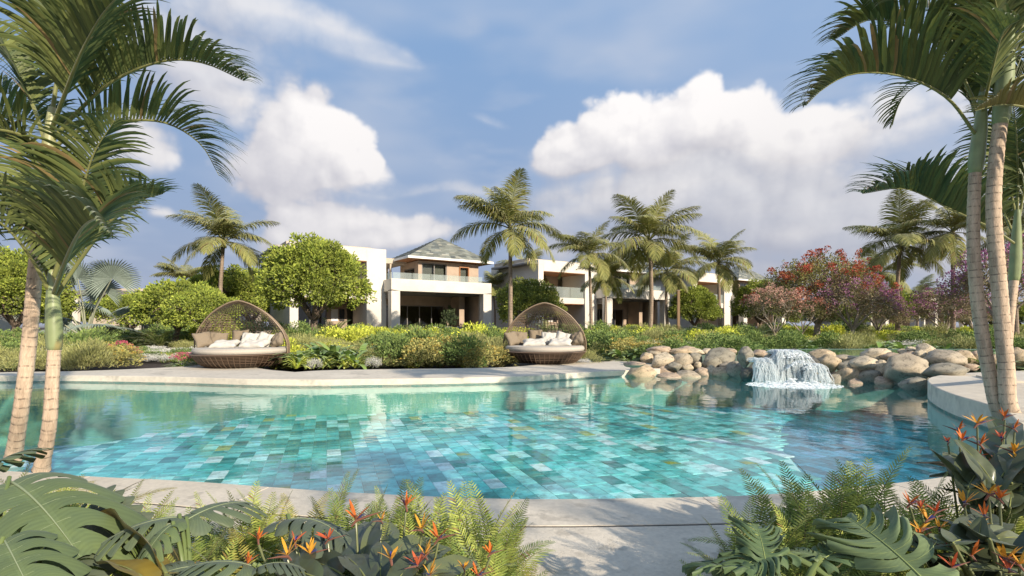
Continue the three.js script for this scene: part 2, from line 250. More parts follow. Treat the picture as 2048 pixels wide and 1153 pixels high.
{ // near coping and pavement
  const off = (d) => nearEdge.map(([x, z], k) => { const a = nearEdge[Math.max(0, k - 1)], b = nearEdge[Math.min(nearEdge.length - 1, k + 1)], l = Math.hypot(b[0] - a[0], b[1] - a[1]); return [x - (b[1] - a[1]) / l * d, z + (b[0] - a[0]) / l * d]; });
  const coping = new THREE.Group(); coping.name = numbered('pool_coping'); coping.userData = { kind: 'structure', label: 'stone coping along the near edge of the pool' }; scene.add(coping);
  const inner = nearEdge, outer = off(0.52);                 // cut into long blocks with open joints
  const joints = [0, 8, 16, 24, 31, 38, 46, 54, 62, 70, 78, 84, 90];
  for (let k = 0; k + 1 < joints.length; k++) {
    const a = inner.slice(joints[k], joints[k + 1] + 1), b = outer.slice(joints[k], joints[k + 1] + 1).reverse();
    const gap = 0.004, first = a[0], second = a[1], l = Math.hypot(second[0] - first[0], second[1] - first[1]), sx = (second[0] - first[0]) / l * gap, sz = (second[1] - first[1]) / l * gap;
    a[0] = [a[0][0] + sx, a[0][1] + sz]; b[b.length - 1] = [b[b.length - 1][0] + sx, b[b.length - 1][1] + sz];
    part('coping_block', slab(polyShape([...a, ...b]), -0.12, 0.045, 0.006), M.coping, coping);
  }
  const inJ = off(0.522), outJ = off(0.543).reverse(); structure('joint', slab(polyShape([...inJ, ...outJ]), -0.05, 0.04, 0), std(lin(0.045, 0.04, 0.035), 0.9), 'dark sealed joint between the coping and the paving');
  const a = off(0.545);
  structure('pavement', slab(polyShape([...a, [6.6, -2], [6, 6], [-6, 6], [-12, -2]]), -0.1, 0.043, 0.004), M.pavement, 'rough grey pavement behind the near coping');
}

// pool basin
const shelfLine = [[-7.25, -7.2], [-6.9, -8.07], [-6.2, -9.5], [-5.57, -10.86], [-5.3, -11.7]];   // where the shallow shelf drops to the deep end
const dropLine = smoothLine([[1.2, -14.0], [2.9, -13.1], [4.2, -12.2], [5.0, -11.3], [5.1, -10.3], [4.5, -9.2], [4.12, -8.23], [4.0, -7.8], [3.78, -7.09], [3.5, -6.13], [3.55, -5.4], [3.75, -4.2]], 40);   // and where it drops again towards the boulders
M.poolWall = std(lin(0.22, 0.50, 0.44), 0.5, { map: rep(T.mottle, 0.8) });
M.deepFloor = std(lin(0.12, 0.47, 0.55), 0.5, { map: rep(T.mottle, 0.5) });
structure('pool_wall', wallStrip(poolLine, -1.6, 0.03, true), M.poolWall, 'tiled teal side walls of the pool under the water');
{
  const deep = [...shelfLine, [-9, -14], [-16, -13], [-16, -6], [-8.0, -5.2]];
  structure('deep_pool_floor', flat(polyShape(deep), -1.45), M.deepFloor, 'blue floor of the deep end of the pool');
  const step = [[-8.0, -5.2], ...shelfLine];
  structure('deep_pool_floor', flat(polyShape([...dropLine, [12, -3.2], [12, -15.5], [1.2, -15.5]]), -0.81), M.deepFloor, 'dark tiled floor of the deep pool below the boulders');
  structure('pool_step', joined([wallStrip(step, -1.46, FLOOR - 0.02), wallStrip(dropLine, -0.82, FLOOR - 0.02)]), M.poolWall, 'edge where the shallow pool floor drops to the deep end');
}
{ // the shallow floor: stone tiles in strips
  const shallow = [[-8.0, -5.2], ...shelfLine, [-5.3, -15], [1.2, -15], ...dropLine, [3.8, -3.2], [-8, -3.2]];
  const base = structure('pool_floor', flat(polyShape(shallow), FLOOR - 0.0045), std(lin(0.55, 0.78, 0.73), 0.8), 'shallow pool floor laid with turquoise stone tiles');
  const W = 0.2, L = 0.385, gap = 0.0065, r = rng(55);
  const ang = Math.atan((1024 - 653) / FOCAL), ca = Math.cos(ang), sa = Math.sin(ang);  // strips run away from the camera, turned to the left
  const toWorld = (s, t) => [s * ca - t * sa, -(s * sa + t * ca)];
  // pale, mid and dark stones, tinted by glaze
  const pal = [[0.105, 0.524, 0.499], [0.151, 0.616, 0.587], [0.210, 0.710, 0.676], [0.304, 0.815, 0.776], [0.444, 0.908, 0.855], [0.054, 0.335, 0.320], [0.076, 0.428, 0.409], [0.644, 0.950, 0.924], [0.950, 0.950, 0.950], [0.046, 0.265, 0.253], [0.176, 0.744, 0.711], [0.117, 0.546, 0.520]];
  const wts = [11, 13, 15, 13, 10, 9, 9, 8, 4, 5, 8, 9], sum = wts.reduce((a, b) => a + b);
  const pick = () => { let q = r() * sum, k = 0; while ((q -= wts[k]) > 0) k++; return k; };
  const stoneTex = [0, 1, 2].map((s) => tex(256, 256, (u, v) => { const n = tiled(u, v, 3, 6, 20 + s * 7), m = tiled(u, v, 12, 4, 50 + s); return 0.76 + 1.0 * (n - 0.5) + 0.4 * (m - 0.5) + 0.3 * sstep(0.66, 0.78, tiled(u, v, 5, 5, 70 + s)); }));
  const ochre = tex(128, 128, (u, v) => { const d = Math.hypot((u - 0.55) * 1.1, (v - 0.5) * 1.6), n = tiled(u, v, 4, 5, 88), k = sstep(0.42, 0.22, d + (n - 0.5) * 0.5), g = 0.9 + 0.4 * (tiled(u, v, 8, 4, 2) - 0.5); return [lerp(0.50, 0.72, k) * g, lerp(0.80, 0.68, k) * g, lerp(0.76, 0.14, k) * g]; }, true);
  const mats = []; for (const c of pal) for (let s = 0; s < 3; s++) mats.push(std(lin(...c), 0.42, { map: stoneTex[s] }));
  const ochreMat = std(lin(0.85, 0.85, 0.8), 0.42, { map: ochre });
  const tileGeo = [0, 1].map((f) => { const g = new RoundedBoxGeometry(W - gap, 0.016, L - gap, 1, 0.003); const p = g.attributes.position, uv = g.attributes.uv; for (let i = 0; i < p.count; i++) uv.setXY(i, (p.getX(i) / L + 0.5) * (f ? -1 : 1), p.getZ(i) / L + 0.5); return g; });
  const tiles = [], deepTiles = [];
  for (let i = -45; i < 60; i++) {
    const shift = r();
    for (let j = 4; j < 42; j++) {
      const [x, z] = toWorld((i + 0.5) * W, (j + shift) * L);
      if (x > 1.2 && !inside(shallow, x, z) && inside(poolLine, x, z)) { deepTiles.push([x, z, pick(), r()]); continue; }
      if (!inside(shallow, x, z) || !inside(poolLine, x, z)) { r(); continue; }
      const d = Math.hypot(x, z); const px = 1024 + FOC * x / -z; if (px < -250 || px > 2300) continue;
      tiles.push({ x, z, d, k: pick(), s: (r() * 3) | 0, flip: r() < 0.5 ? 1 : 0, o: r() < 0.03 });
    }
  }
  tiles.sort((a, b) => a.d - b.d);
  const seen = tiles.filter((t) => { const px = 1024 + FOC * t.x / -t.z, py = HORIZON + FOC * 1.89 / -t.z; return px > 60 && px < 1960 && py < 1012; });
  const nearSet = new Set(seen.slice(0, 300)), rest = new GB();
  const q = new THREE.Quaternion().setFromAxisAngle(V(0, 1, 0), ang), m4 = new THREE.Matrix4();
  for (const t of tiles) {
    if (nearSet.has(t)) { const m = part('tile', tileGeo[t.flip], t.o ? ochreMat : mats[t.k * 3 + t.s], base); m.position.set(t.x, FLOOR - 0.004 + 0.002 * Math.sin(t.x * 37 + t.z * 11), t.z); m.quaternion.copy(q); }
    else { const g = tileGeo[t.flip].clone(); g.applyMatrix4(m4.compose(V(t.x, FLOOR - 0.004, t.z), q, V(1, 1, 1))); const c = t.o ? [0.55, 0.55, 0.2] : pal[t.k]; rest.col = c; rest.add(g); }
  }
  const rg = rest.geo(false); const field = part('tile_field', rg, new THREE.MeshStandardMaterial({ color: 0xffffff, roughness: 0.42, vertexColors: true, map: stoneTex[0] }), base); field.userData.kind = 'stuff';
  const dg = new GB(); for (const [x, z, k] of deepTiles) { const g = tileGeo[0].clone(); g.applyMatrix4(m4.compose(V(x, -0.804, z), q, V(1, 1, 1))); dg.col = [pal[k][0] * 0.5, pal[k][1] * 1.1, pal[k][2] * 1.3]; dg.add(g); }
  const df = part('deep_tile_field', dg.geo(false), new THREE.MeshStandardMaterial({ color: 0xffffff, roughness: 0.42, vertexColors: true, map: stoneTex[1] }), base); df.userData.kind = 'stuff'; df.userData.label = 'deep blue green tiles of the pool below the boulders';
}
// water
{
  const ripple = tex(1024, 1024, (u, v) => { let s = 0; s = 0.55 * tiled(u, v, 5, 3, 12) + 0.32 * tiled(u, v, 14, 3, 44) + 0.13 * tiled(u, v, 40, 2, 90); return s; });
  M.water = new THREE.MeshPhysicalMaterial({ color: lin(0.80, 0.98, 0.99), roughness: 0.03, transmission: 1, thickness: 0, ior: 1.33, side: THREE.DoubleSide, bumpMap: rep(ripple, 0.22, 0.30), bumpScale: 0.006 });
  M.upperWater = new THREE.MeshPhysicalMaterial({ color: lin(0.55, 0.9, 0.85), roughness: 0.04, transmission: 1, thickness: 0, ior: 1.33, side: THREE.DoubleSide, bumpMap: rep(ripple, 0.3), bumpScale: 0.01 });
  structure('pool_water', flat(polyShape(poolLine), 0), M.water, 'clear turquoise pool water with soft ripples');
  // upper pool behind the rocks
  const up = smoothLine([[4.6, -15.6], [6.0, -15.4], [9.0, -15.2], [12.5, -14.6], [16, -13.8], [20.5, -13.6], [23, -15.5], [21, -18.6], [15, -19.4], [9.5, -19.3], [6.0, -18.6], [4.4, -17.0]], 70, true);
  structure('upper_pool_water', flat(polyShape(up), UPPER), M.upperWater, 'green water of the upper pool behind the boulders');
  structure('upper_pool_floor', flat(polyShape(up), 0.03), std(lin(0.10, 0.38, 0.34), 0.6, { map: rep(T.mottle, 0.6) }), 'floor of the upper pool');
  const rim = up.map(([x, z]) => { const dx = x - 13, dz = z + 17, l = Math.hypot(dx, dz); return [x + dx / l * 0.22, z + dz / l * 0.22]; });
  const s = polyShape(rim); s.holes.push(new THREE.Path(up.map(([x, z]) => new THREE.Vector2(x, z))));
  structure('upper_pool_wall', slab(s, 0.0, UPPER + 0.012, 0.004), std(lin(0.13, 0.20, 0.165), 0.7, { map: rep(T.mottle, 0.8) }), 'low concrete wall round the upper pool');
}

// ---------------------------------------------------------------- villas
M.pane = new THREE.MeshPhysicalMaterial({ color: lin(0.62, 0.64, 0.62), roughness: 0.02, transmission: 1, thickness: 0, ior: 1.5, side: THREE.DoubleSide });
M.balustrade = new THREE.MeshPhysicalMaterial({ color: lin(0.86, 0.92, 0.90), roughness: 0.06, transmission: 0.86, thickness: 0, ior: 1.5, side: THREE.DoubleSide });
M.slate = new THREE.MeshStandardMaterial({ color: 0xffffff, roughness: 0.6, vertexColors: true, map: rep(T.mottle, 0.7), side: THREE.DoubleSide });
M.curtain = std(lin(0.62, 0.60, 0.56), 0.9);
M.fabricWhite = std(lin(0.78, 0.76, 0.71), 0.9);

function shingles(x0, x1, z0, z1, y, apex, courses) {        // a hipped roof: courses of lapped slates, each with its own tone
  const g = new GB(), r = rng(91), A = V(...apex), C = [V(x0, y, z1), V(x1, y, z1), V(x1, y, z0), V(x0, y, z0)];
  for (let f = 0; f < 4; f++) {
    const a = C[f], b = C[(f + 1) % 4], n = V().subVectors(b, a).cross(V().subVectors(A, a)).normalize(); if (n.y < 0) n.negate();
    for (let k = 0; k < courses; k++) {
      const t0 = k / courses, t1 = Math.min(1, (k + 1.12) / courses), p0 = a.clone().lerp(A, t0), p1 = b.clone().lerp(A, t0), q0 = a.clone().lerp(A, t1), q1 = b.clone().lerp(A, t1);
      const len = p0.distanceTo(p1), cuts = [0]; while (cuts[cuts.length - 1] < len) cuts.push(cuts[cuts.length - 1] + 0.26 + 0.5 * r()); cuts[cuts.length - 1] = len;
      for (let s = 0; s + 1 < cuts.length; s++) {
        const u0 = cuts[s] / len, u1 = cuts[s + 1] / len, w = r(), tone = 0.75 + 0.5 * r(); g.col = w < 0.16 ? [0.40 * tone, 0.395 * tone, 0.33 * tone] : w < 0.3 ? [0.17 * tone, 0.19 * tone, 0.18 * tone] : [0.27 * tone, 0.285 * tone, 0.245 * tone];
        const e = 0.028 + 0.02 * r(), c = [p0.clone().lerp(p1, u0), p0.clone().lerp(p1, u1), q0.clone().lerp(q1, u1), q0.clone().lerp(q1, u0)];
        c[0].addScaledVector(n, e); c[1].addScaledVector(n, e); c[2].addScaledVector(n, 0.004); c[3].addScaledVector(n, 0.004);
        const id = c.map((v) => g.v(v.x, v.y, v.z, v.x + v.z, v.y)); g.quad(...id);
        const lo = [c[0].clone().addScaledVector(n, -e), c[1].clone().addScaledVector(n, -e)], l0 = g.v(lo[0].x, lo[0].y, lo[0].z), l1 = g.v(lo[1].x, lo[1].y, lo[1].z), m0 = g.v(c[0].x, c[0].y, c[0].z), m1 = g.v(c[1].x, c[1].y, c[1].z); g.quad(l0, l1, m1, m0);
      }
    }
  }
  return g.geo(false);
}
function windowUnit(name, x0, x1, y0, y1, z, n, parent, frameMat = M.greyMetal, deep = 0.09, turn = 0) {   // frame with n panes, facing +z (or -x when turned)
  const w = x1 - x0, h = y1 - y0, t = 0.06, f = [];
  f.push(box(w, t, deep, 0, h / 2 - t / 2, 0, 0), box(w, t, deep, 0, -h / 2 + t / 2, 0, 0)); for (let k = 0; k <= n; k++) f.push(box(t, h - 2 * t, deep, -w / 2 + t / 2 + k * (w - t) / n, 0, 0, 0));
  const win = part(name, joined(f), frameMat, parent);
  if (turn) { win.rotation.y = -Math.PI / 2; win.position.set(z, (y0 + y1) / 2, (x0 + x1) / 2); } else win.position.set((x0 + x1) / 2, (y0 + y1) / 2, z);
  const pg = new THREE.BoxGeometry((w - t) / n - t - 0.004, h - 2 * t - 0.004, 0.012);
  for (let k = 0; k < n; k++) { const p = part('pane', pg, M.pane, win); p.position.set(-w / 2 + t / 2 + (k + 0.5) * (w - t) / n, 0, 0.004); }
  return win;
}
function makeVilla(label) {
  const v = thing('villa', label, 'villa', 'villas in a row behind the garden');
  // ground storey under the portal
  const room = (x0, x1, y0, y1, z0, z1, t = 0.12) => joined([box(x1 - x0, y1 - y0, t, (x0 + x1) / 2, (y0 + y1) / 2, z0 + t / 2, 0), box(t, y1 - y0, z1 - z0 - t, x0 + t / 2, (y0 + y1) / 2, (z0 + t + z1) / 2, 0), box(t, y1 - y0, z1 - z0 - t, x1 - t / 2, (y0 + y1) / 2, (z0 + t + z1) / 2, 0), box(x1 - x0 - 2 * t, t, z1 - z0 - t, (x0 + x1) / 2, y1 - t / 2, (z0 + t + z1) / 2, 0), box(x1 - x0 - 2 * t, t, z1 - z0 - t, (x0 + x1) / 2, y0 + t / 2, (z0 + t + z1) / 2, 0)]);
  part('terrace_floor', box(8.3, 0.2, 4.2, 4.15, -0.02, -2.1), M.concrete, v);
  const gw = [box(0.5, 3.62, 0.3, 0.55, 1.89, -4.25), box(2.1, 3.62, 0.3, 7.25, 1.89, -4.25), box(5.4, 0.96, 0.3, 3.5, 3.22, -4.25)];
  part('ground_wall', joined(gw), M.stone, v);
  part('living_room', room(0.3, 8.3, 0.06, 3.68, -9.4, -4.42), M.beige, v);
  windowUnit('sliding_window', 0.82, 6.18, 0.1, 2.72, -4.2, 5, v);
  part('sideboard', joined([box(1.9, 0.75, 0.5, 2.4, 0.45, -6.2), box(2.3, 1.35, 0.08, 2.6, 1.75, -7.4)]), M.wood, v);
  part('side_wall', box(0.5, 3.62, 1.5, 7.05, 1.89, -3.3), M.stone, v); part('end_wall', box(0.3, 3.5, 2.6, 8.12, 1.83, -2.78), M.stone, v);
  part('outdoor_counter', joined([box(1.5, 0.9, 0.6, 6.75, 0.5, -2.15), box(1.62, 0.06, 0.7, 6.75, 0.97, -2.15)]), M.deckWall, v);
  // portal: columns, beam, side beams
  const col = (x, w) => part('column', box(w, 3.66, 0.62, x, 1.75, -0.31, 0.02), M.stucco, v); col(0.33, 0.66); col(7.93, 0.74);
  const sh = new THREE.Shape([[0, 3.66], [0, 4.44], [8.3, 4.44], [8.3, 3.66], [7.56, 3.58], [0.66, 3.58]].map((q) => new THREE.Vector2(...q)));
  const bg = new THREE.ExtrudeGeometry(sh, { depth: 0.6, bevelEnabled: true, bevelSize: 0.012, bevelThickness: 0.01, bevelOffset: -0.012, bevelSegments: 1 }); bg.translate(0, 0, -0.61); part('beam', metreUV(bg), M.stucco, v);
  for (const x of [0.2, 8.1]) part('side_beam', box(0.4, 0.86, 3.2, x, 4.0, -2.225, 0.015), M.stucco, v);
  part('balcony_slab', box(7.5, 0.22, 3.4, 4.15, 3.82, -2.34, 0), M.stucco, v);
  for (let k = 0; k < 9; k++) part('louvre', box(7.44, 0.13, 0.05, 4.15, 3.52, -0.75 - k * 0.36, 0.006), M.greyMetal, v);
  for (const x of [0.16, 0.5]) for (let k = 0; k < 4; k++) part('side_louvre', box(0.05, 0.07, 3.0, x, 3.5 - k * 0.13, -2.2, 0.006), M.greyMetal, v);
  // balustrade
  for (let k = 0; k < 5; k++) part('balustrade_pane', box(1.46, 0.95, 0.02, 1.15 + k * 1.5, 4.41 + 0.08, -0.75, 0.003), M.balustrade, v);
  for (let k = 0; k < 2; k++) part('balustrade_pane', box(0.02, 0.95, 1.4, 0.36, 4.49, -1.5 - k * 1.44, 0.003), M.balustrade, v);
  // pavilion on the upper floor
  const X0 = 3.3, X1 = 8.75, Z0 = -2.8, Z1 = -6.2, Y0 = 3.95, Y1 = 6.2, th = 0.22;
  const wl = [box(0.3, Y1 - Y0, th, X0 + 0.15, (Y0 + Y1) / 2, Z0 - th / 2, 0), box(1.12, Y1 - Y0, th, 6.36, (Y0 + Y1) / 2, Z0 - th / 2, 0), box(0.95, Y1 - Y0, th, X1 - 0.475, (Y0 + Y1) / 2, Z0 - th / 2, 0), box(2.2, 0.14, th, 4.7, Y1 - 0.07, Z0 - th / 2, 0), box(0.88, 0.26, th, 7.36, Y1 - 0.13, Z0 - th / 2, 0),
    box(th, Y1 - Y0, Z0 - Z1 - th, X1 - th / 2, (Y0 + Y1) / 2, (Z0 + Z1 - th) / 2, 0), box(X1 - X0, Y1 - Y0, th, (X0 + X1) / 2, (Y0 + Y1) / 2, Z1 - th / 2, 0), box(th, Y1 - Y0, 0.5, X0 + th / 2, (Y0 + Y1) / 2, Z0 - 0.47, 0), box(th, Y1 - Y0, 0.6, X0 + th / 2, (Y0 + Y1) / 2, Z1 + 0.3, 0), box(th, 0.5, 2.1, X0 + th / 2, Y1 - 0.25, -4.55, 0)];
  part('upper_wall', joined(wl), M.stone, v);
  part('upper_floor', box(5.3, 0.1, 3.1, 6.03, 3.99, -4.6, 0), M.beige, v);
  windowUnit('upper_window', 3.62, 5.79, Y0 + 0.02, Y1 - 0.15, Z0 - 0.1, 2, v); windowUnit('side_window', -5.55, -3.55, Y0 + 0.02, Y1 - 0.52, X0 + 0.1, 2, v, M.greyMetal, 0.09, 1);
  for (const x of [4.15, 5.25]) part('curtain', box(0.98, 2.0, 0.06, x, 5.0, Z0 - 0.4, 0.02), M.curtain, v);
  const door = part('balcony_door', joined([box(0.07, 1.98, 0.3, 6.94, 4.95, Z0 - 0.06, 0), box(0.07, 1.98, 0.3, 7.78, 4.95, Z0 - 0.06, 0), box(0.77, 0.07, 0.3, 7.36, 5.9, Z0 - 0.06, 0)]), M.wood, v);
  part('pane', box(0.75, 1.84, 0.02, 7.36, 4.93, Z0 - 0.08, 0), M.pane, door); part('blind', box(0.75, 1.84, 0.02, 7.36, 4.93, Z0 - 0.3, 0), M.curtain, v);
  // roof
  const e0 = 2.17, e1 = 9.67, f0 = -2.04, f1 = -6.9, ey = 6.42, apex = [5.95, 8.42, -4.4];
  const roof = part('roof', shingles(e0, e1, f1, f0, ey, apex, 15), M.slate, v);
  const ft = 0.07; part('fascia', joined([box(e1 - e0 + 2 * ft, 0.17, ft, (e0 + e1) / 2, ey - 0.075, f0 + ft / 2, 0.006), box(e1 - e0 + 2 * ft, 0.17, ft, (e0 + e1) / 2, ey - 0.075, f1 - ft / 2, 0.006), box(ft, 0.17, f0 - f1, e0 - ft / 2, ey - 0.075, (f0 + f1) / 2, 0.006), box(ft, 0.17, f0 - f1, e1 + ft / 2, ey - 0.075, (f0 + f1) / 2, 0.006)]), M.white, roof);
  part('soffit', box(e1 - e0, 0.05, f0 - f1, (e0 + e1) / 2, ey - 0.13, (f0 + f1) / 2, 0), M.wood, roof);
  // wing: a tall portal with a terrace in it
  const W0 = -6.45, W1 = 0.2, wz = -1.5;
  part('wing_jamb', box(1.45, 6.75, 3.2, W1 - 0.725, 3.375 - 0.1, wz - 1.6, 0.02), M.stucco, v); part('wing_jamb', box(0.55, 6.75, 3.2, W0 + 0.275, 3.275, wz - 1.6, 0.02), M.stucco, v);
  part('wing_beam', box(W1 - W0 - 2.0, 0.92, 3.2, (W0 + 0.55 + W1 - 1.45) / 2, 6.19, wz - 1.6, 0.0), M.stucco, v);
  part('wing_soffit', box(W1 - W0 - 2.02, 0.04, 3.1, (W0 + 0.55 + W1 - 1.45) / 2, 5.7, wz - 1.6, 0), M.wood, v);
  part('wing_slab', box(W1 - W0 - 2.0, 0.5, 3.0, (W0 + 0.55 + W1 - 1.45) / 2, 3.28, wz - 1.65, 0), M.stucco, v); part('wing_soffit', box(W1 - W0 - 2.02, 0.04, 2.9, (W0 + 0.55 + W1 - 1.45) / 2, 3.0, wz - 1.65, 0), M.wood, v);
  for (let k = 0; k < 3; k++) part('balustrade_pane', box(1.5, 0.95, 0.02, -5.12 + k * 1.54, 4.0, wz - 0.2, 0.003), M.balustrade, v);
  part('wing_body', joined([box(6.65, 6.65, 0.2, -3.125, 3.32, -8.9, 0), box(0.2, 6.65, 4.1, W0 + 0.1, 3.32, -6.75, 0), box(0.2, 6.65, 4.1, W1 - 0.1, 3.32, -6.75, 0), box(6.2, 0.2, 4.1, -3.125, 6.5, -6.75, 0), box(6.2, 0.3, 4.1, -3.125, 3.2, -6.75, 0)]), M.stucco, v);
  for (const b of [[1.4, 2.2, -2.4, 4.6], [0.5, 2.2, -5.9, 4.6], [1.5, 2.96, -2.4, 1.5], [0.6, 2.96, -5.85, 1.5]]) part('wing_wall', box(b[0], b[1], 0.2, b[2], b[3], -4.9, 0), M.stone, v);
  windowUnit('wing_window', -5.62, -3.12, 3.48, 5.66, -4.9, 2, v); windowUnit('wing_window', -5.53, -3.17, 0.06, 2.95, -4.9, 2, v);
  part('parapet', box(6.0, 0.28, 5.4, -3.3, 6.82, -6.0, 0), M.beige, v);
  part('roof_edge', box(0.9, 0.14, 6.0, W0 - 0.42, 6.35, -4.6, 0.01), M.greyMetal, v);
  // link between wing and pavilion
  part('link_block', joined([box(3.0, 0.42, 4.2, 1.72, 6.28, -7.0, 0), box(3.0, 2.2, 0.2, 1.72, 5.0, -9.0, 0), box(0.14, 2.1, 0.14, 0.5, 5.0, -5.05, 0), box(0.14, 2.1, 0.14, 1.9, 5.0, -5.05, 0)]), M.beige, v);
  part('link_floor', box(8.0, 0.2, 5.2, 4.3, 3.81, -6.75, 0), M.stucco, v);
  part('art_panel', box(0.5, 0.9, 0.04, -2.6, 1.9, -4.77, 0), M.white, v); part('art_panel', box(0.38, 0.9, 0.04, -2.05, 1.9, -4.77, 0), M.darkMetal, v);
  return v;
}
const VTURN = 34 * Math.PI / 180, VBASE = 0.2;
const vu = [Math.cos(VTURN), -Math.sin(VTURN)], vn = [-Math.sin(VTURN), -Math.cos(VTURN)];   // along the facade, inwards
const villa = makeVilla('cream villa with pyramid slate roof standing behind the large round tree');
villa.position.set(-8.5, VBASE, -38); villa.rotation.y = VTURN;
const inVilla = (o, x, y, z) => V(o.position.x + x * vu[0] - z * vn[0], o.position.y + y, o.position.z + x * vu[1] - z * vn[1]);
const villas = [villa];
for (const [x, z, label] of [[8.4, -47.6, 'cream villa half hidden behind the three tall coconut palms'], [25.0, -58.2, 'cream villa standing next to the red flowering tree'], [62.5, -87, 'small looking cream villa seen between the purple trees'], [80, -99, 'slate roofed villa behind the purple flowering trees at the far end of the row']]) {
  const c = dup(villa, label); c.position.set(x, VBASE, z); c.rotation.y = VTURN; villas.push(c);
}
{ // low flat-roofed house beyond the silver palm
  const h = thing('flat_roofed_house', 'low beige house with flat grey roof behind the silver fan palm', 'house', null, [-36, VBASE, -46], 8 * Math.PI / 180);
  part('wall', joined([box(12, 3.6, 0.3, 6, 1.8, -6), box(0.3, 3.6, 5.7, 0.15, 1.8, -3), box(0.3, 3.6, 5.7, 11.85, 1.8, -3), box(3.0, 3.6, 0.3, 1.5, 1.8, -0.15), box(1.6, 3.6, 0.3, 6.0, 1.8, -0.15), box(2.4, 3.6, 0.3, 10.8, 1.8, -0.15), box(12, 0.8, 0.28, 6, 3.2, -0.5)]), M.beige, h);
  windowUnit('window', 3.05, 5.15, 0.1, 2.75, -0.3, 2, h); windowUnit('window', 6.85, 9.55, 0.1, 2.75, -0.3, 3, h);
  const rf = part('roof', box(14.4, 0.36, 8.4, 6.2, 3.85, -2.8, 0.03), M.greyMetal, h); part('roof_deck', box(12.6, 0.25, 6.6, 6.2, 4.15, -2.8, 0.03), M.beige, rf);
  part('floor', box(14, 0.2, 8, 6, 0.0, -2.6, 0), M.concrete, h);
  for (const x of [-0.5, 4.2, 8.9, 12.6]) part('column', box(0.4, 3.6, 0.4, x, 1.85, 0.9), M.stucco, h);
}
{ // white house seen at the edge of the garden
  const h = thing('garden_house', 'white walled house with square columns behind the leaning palms', 'house', null, [-30.5, VBASE, -26], 14 * Math.PI / 180);
  part('wall', joined([box(8, 3.4, 0.3, 0, 1.7, -3), box(0.3, 3.4, 3, 3.85, 1.7, -1.3), box(0.3, 3.4, 3, -3.85, 1.7, -1.3)]), M.stucco, h);
  part('roof', box(9.4, 0.4, 5.4, 0, 3.6, -1.4, 0.02), M.stucco, h); for (const x of [-3.6, 0, 3.6]) part('column', box(0.5, 3.4, 0.5, x, 1.7, 1.0), M.stucco, h);
  windowUnit('window', -2.6, 2.6, 0.1, 2.7, -2.7, 3, h);
}
// terrace furniture of the first villa
function chairGeo() { const g = []; g.push(box(0.5, 0.08, 0.5, 0, 0.44, 0), box(0.5, 0.5, 0.07, 0, 0.72, -0.23)); return joined(g); }
{
  const seatG = chairGeo(), legG = box(0.045, 0.42, 0.045, 0, 0.21, 0, 0.005), armG = box(0.05, 0.05, 0.5, 0, 0.64, 0, 0.01);
  const proto = (() => { const c = thing('terrace_chair', 'white chair at the table on the terrace of the villa behind the round tree', 'chair', 'white chairs on the villa terrace'); part('seat', seatG, M.fabricWhite, c); for (const [x, z] of [[-0.21, -0.21], [0.21, -0.21], [-0.21, 0.21], [0.21, 0.21]]) { const l = part('leg', legG, M.white, c); l.position.set(x, 0, z); } for (const x of [-0.25, 0.25]) { const a = part('arm', armG, M.white, c); a.position.x = x; } return c; })();
  [[2.6, -1.05, 0.1], [3.75, -1.0, -0.1], [4.8, -1.05, 0.05], [5.75, -1.5, 0.6], [6.25, -1.3, 0.9]].forEach(([x, z, t], i) => { const c = i ? dup(proto) : proto, p = inVilla(villa, x, 0.085, z); c.position.copy(p); c.rotation.y = VTURN + t + (i < 3 ? Math.PI : 0); });
  const tb = thing('terrace_table', 'long pale table between the white terrace chairs', 'table', null, inVilla(villa, 3.7, 0.085, -1.75).toArray(), VTURN); part('table_top', box(3.2, 0.06, 0.75, 0, 0.74, 0), M.beige, tb); for (const x of [-1.4, 1.4]) part('leg', box(0.1, 0.7, 0.6, x, 0.355, 0), M.beige, tb);
  [[1, 'white chair on the terrace of the villa behind the three coconut palms'], [2, 'white chair on the terrace of the villa next to the red tree']].forEach(([k, label]) => { for (let i = 0; i < 3; i++) { const c = dup(proto, label, 'white chairs on the terraces of the farther villas'), p = inVilla(villas[k], 2.4 + i * 1.3, 0.085, -1.1); c.position.copy(p); c.rotation.y = VTURN + Math.PI; } });
}

// ---------------------------------------------------------------- daybeds and pillows
M.rattan = std(lin(0.235, 0.17, 0.11), 0.5);
M.rattanBrown = std(lin(0.15, 0.10, 0.066), 0.5);
M.rattanDark = std(lin(0.10, 0.058, 0.036), 0.5, { map: rep(T.fine, 3) });
M.mattress = std(lin(0.45, 0.41, 0.35), 0.9, { bumpMap: rep(T.fine, 8), bumpScale: 0.002 });
M.tan = std(lin(0.23, 0.185, 0.13), 0.95, { bumpMap: rep(T.fine, 9), bumpScale: 0.003 });
M.linen = std(lin(0.55, 0.53, 0.48), 0.95, { bumpMap: rep(T.fine, 9), bumpScale: 0.003 });
const hoodTable = [[0.28, 1.18], [0.45, 1.2], [0.65, 1.19], [0.9, 1.11], [1.07, 1.0], [1.24, 0.86], [1.37, 0.735], [1.5, 0.565], [1.6, 0.40], [1.68, 0.22], [1.73, 0.0]];
const hoodW = (h) => { for (let k = 0; k + 1 < hoodTable.length; k++) { const [a, p] = hoodTable[k], [b, q] = hoodTable[k + 1]; if (h <= b) return lerp(p, q, clamp((h - a) / (b - a))); } return 0; };
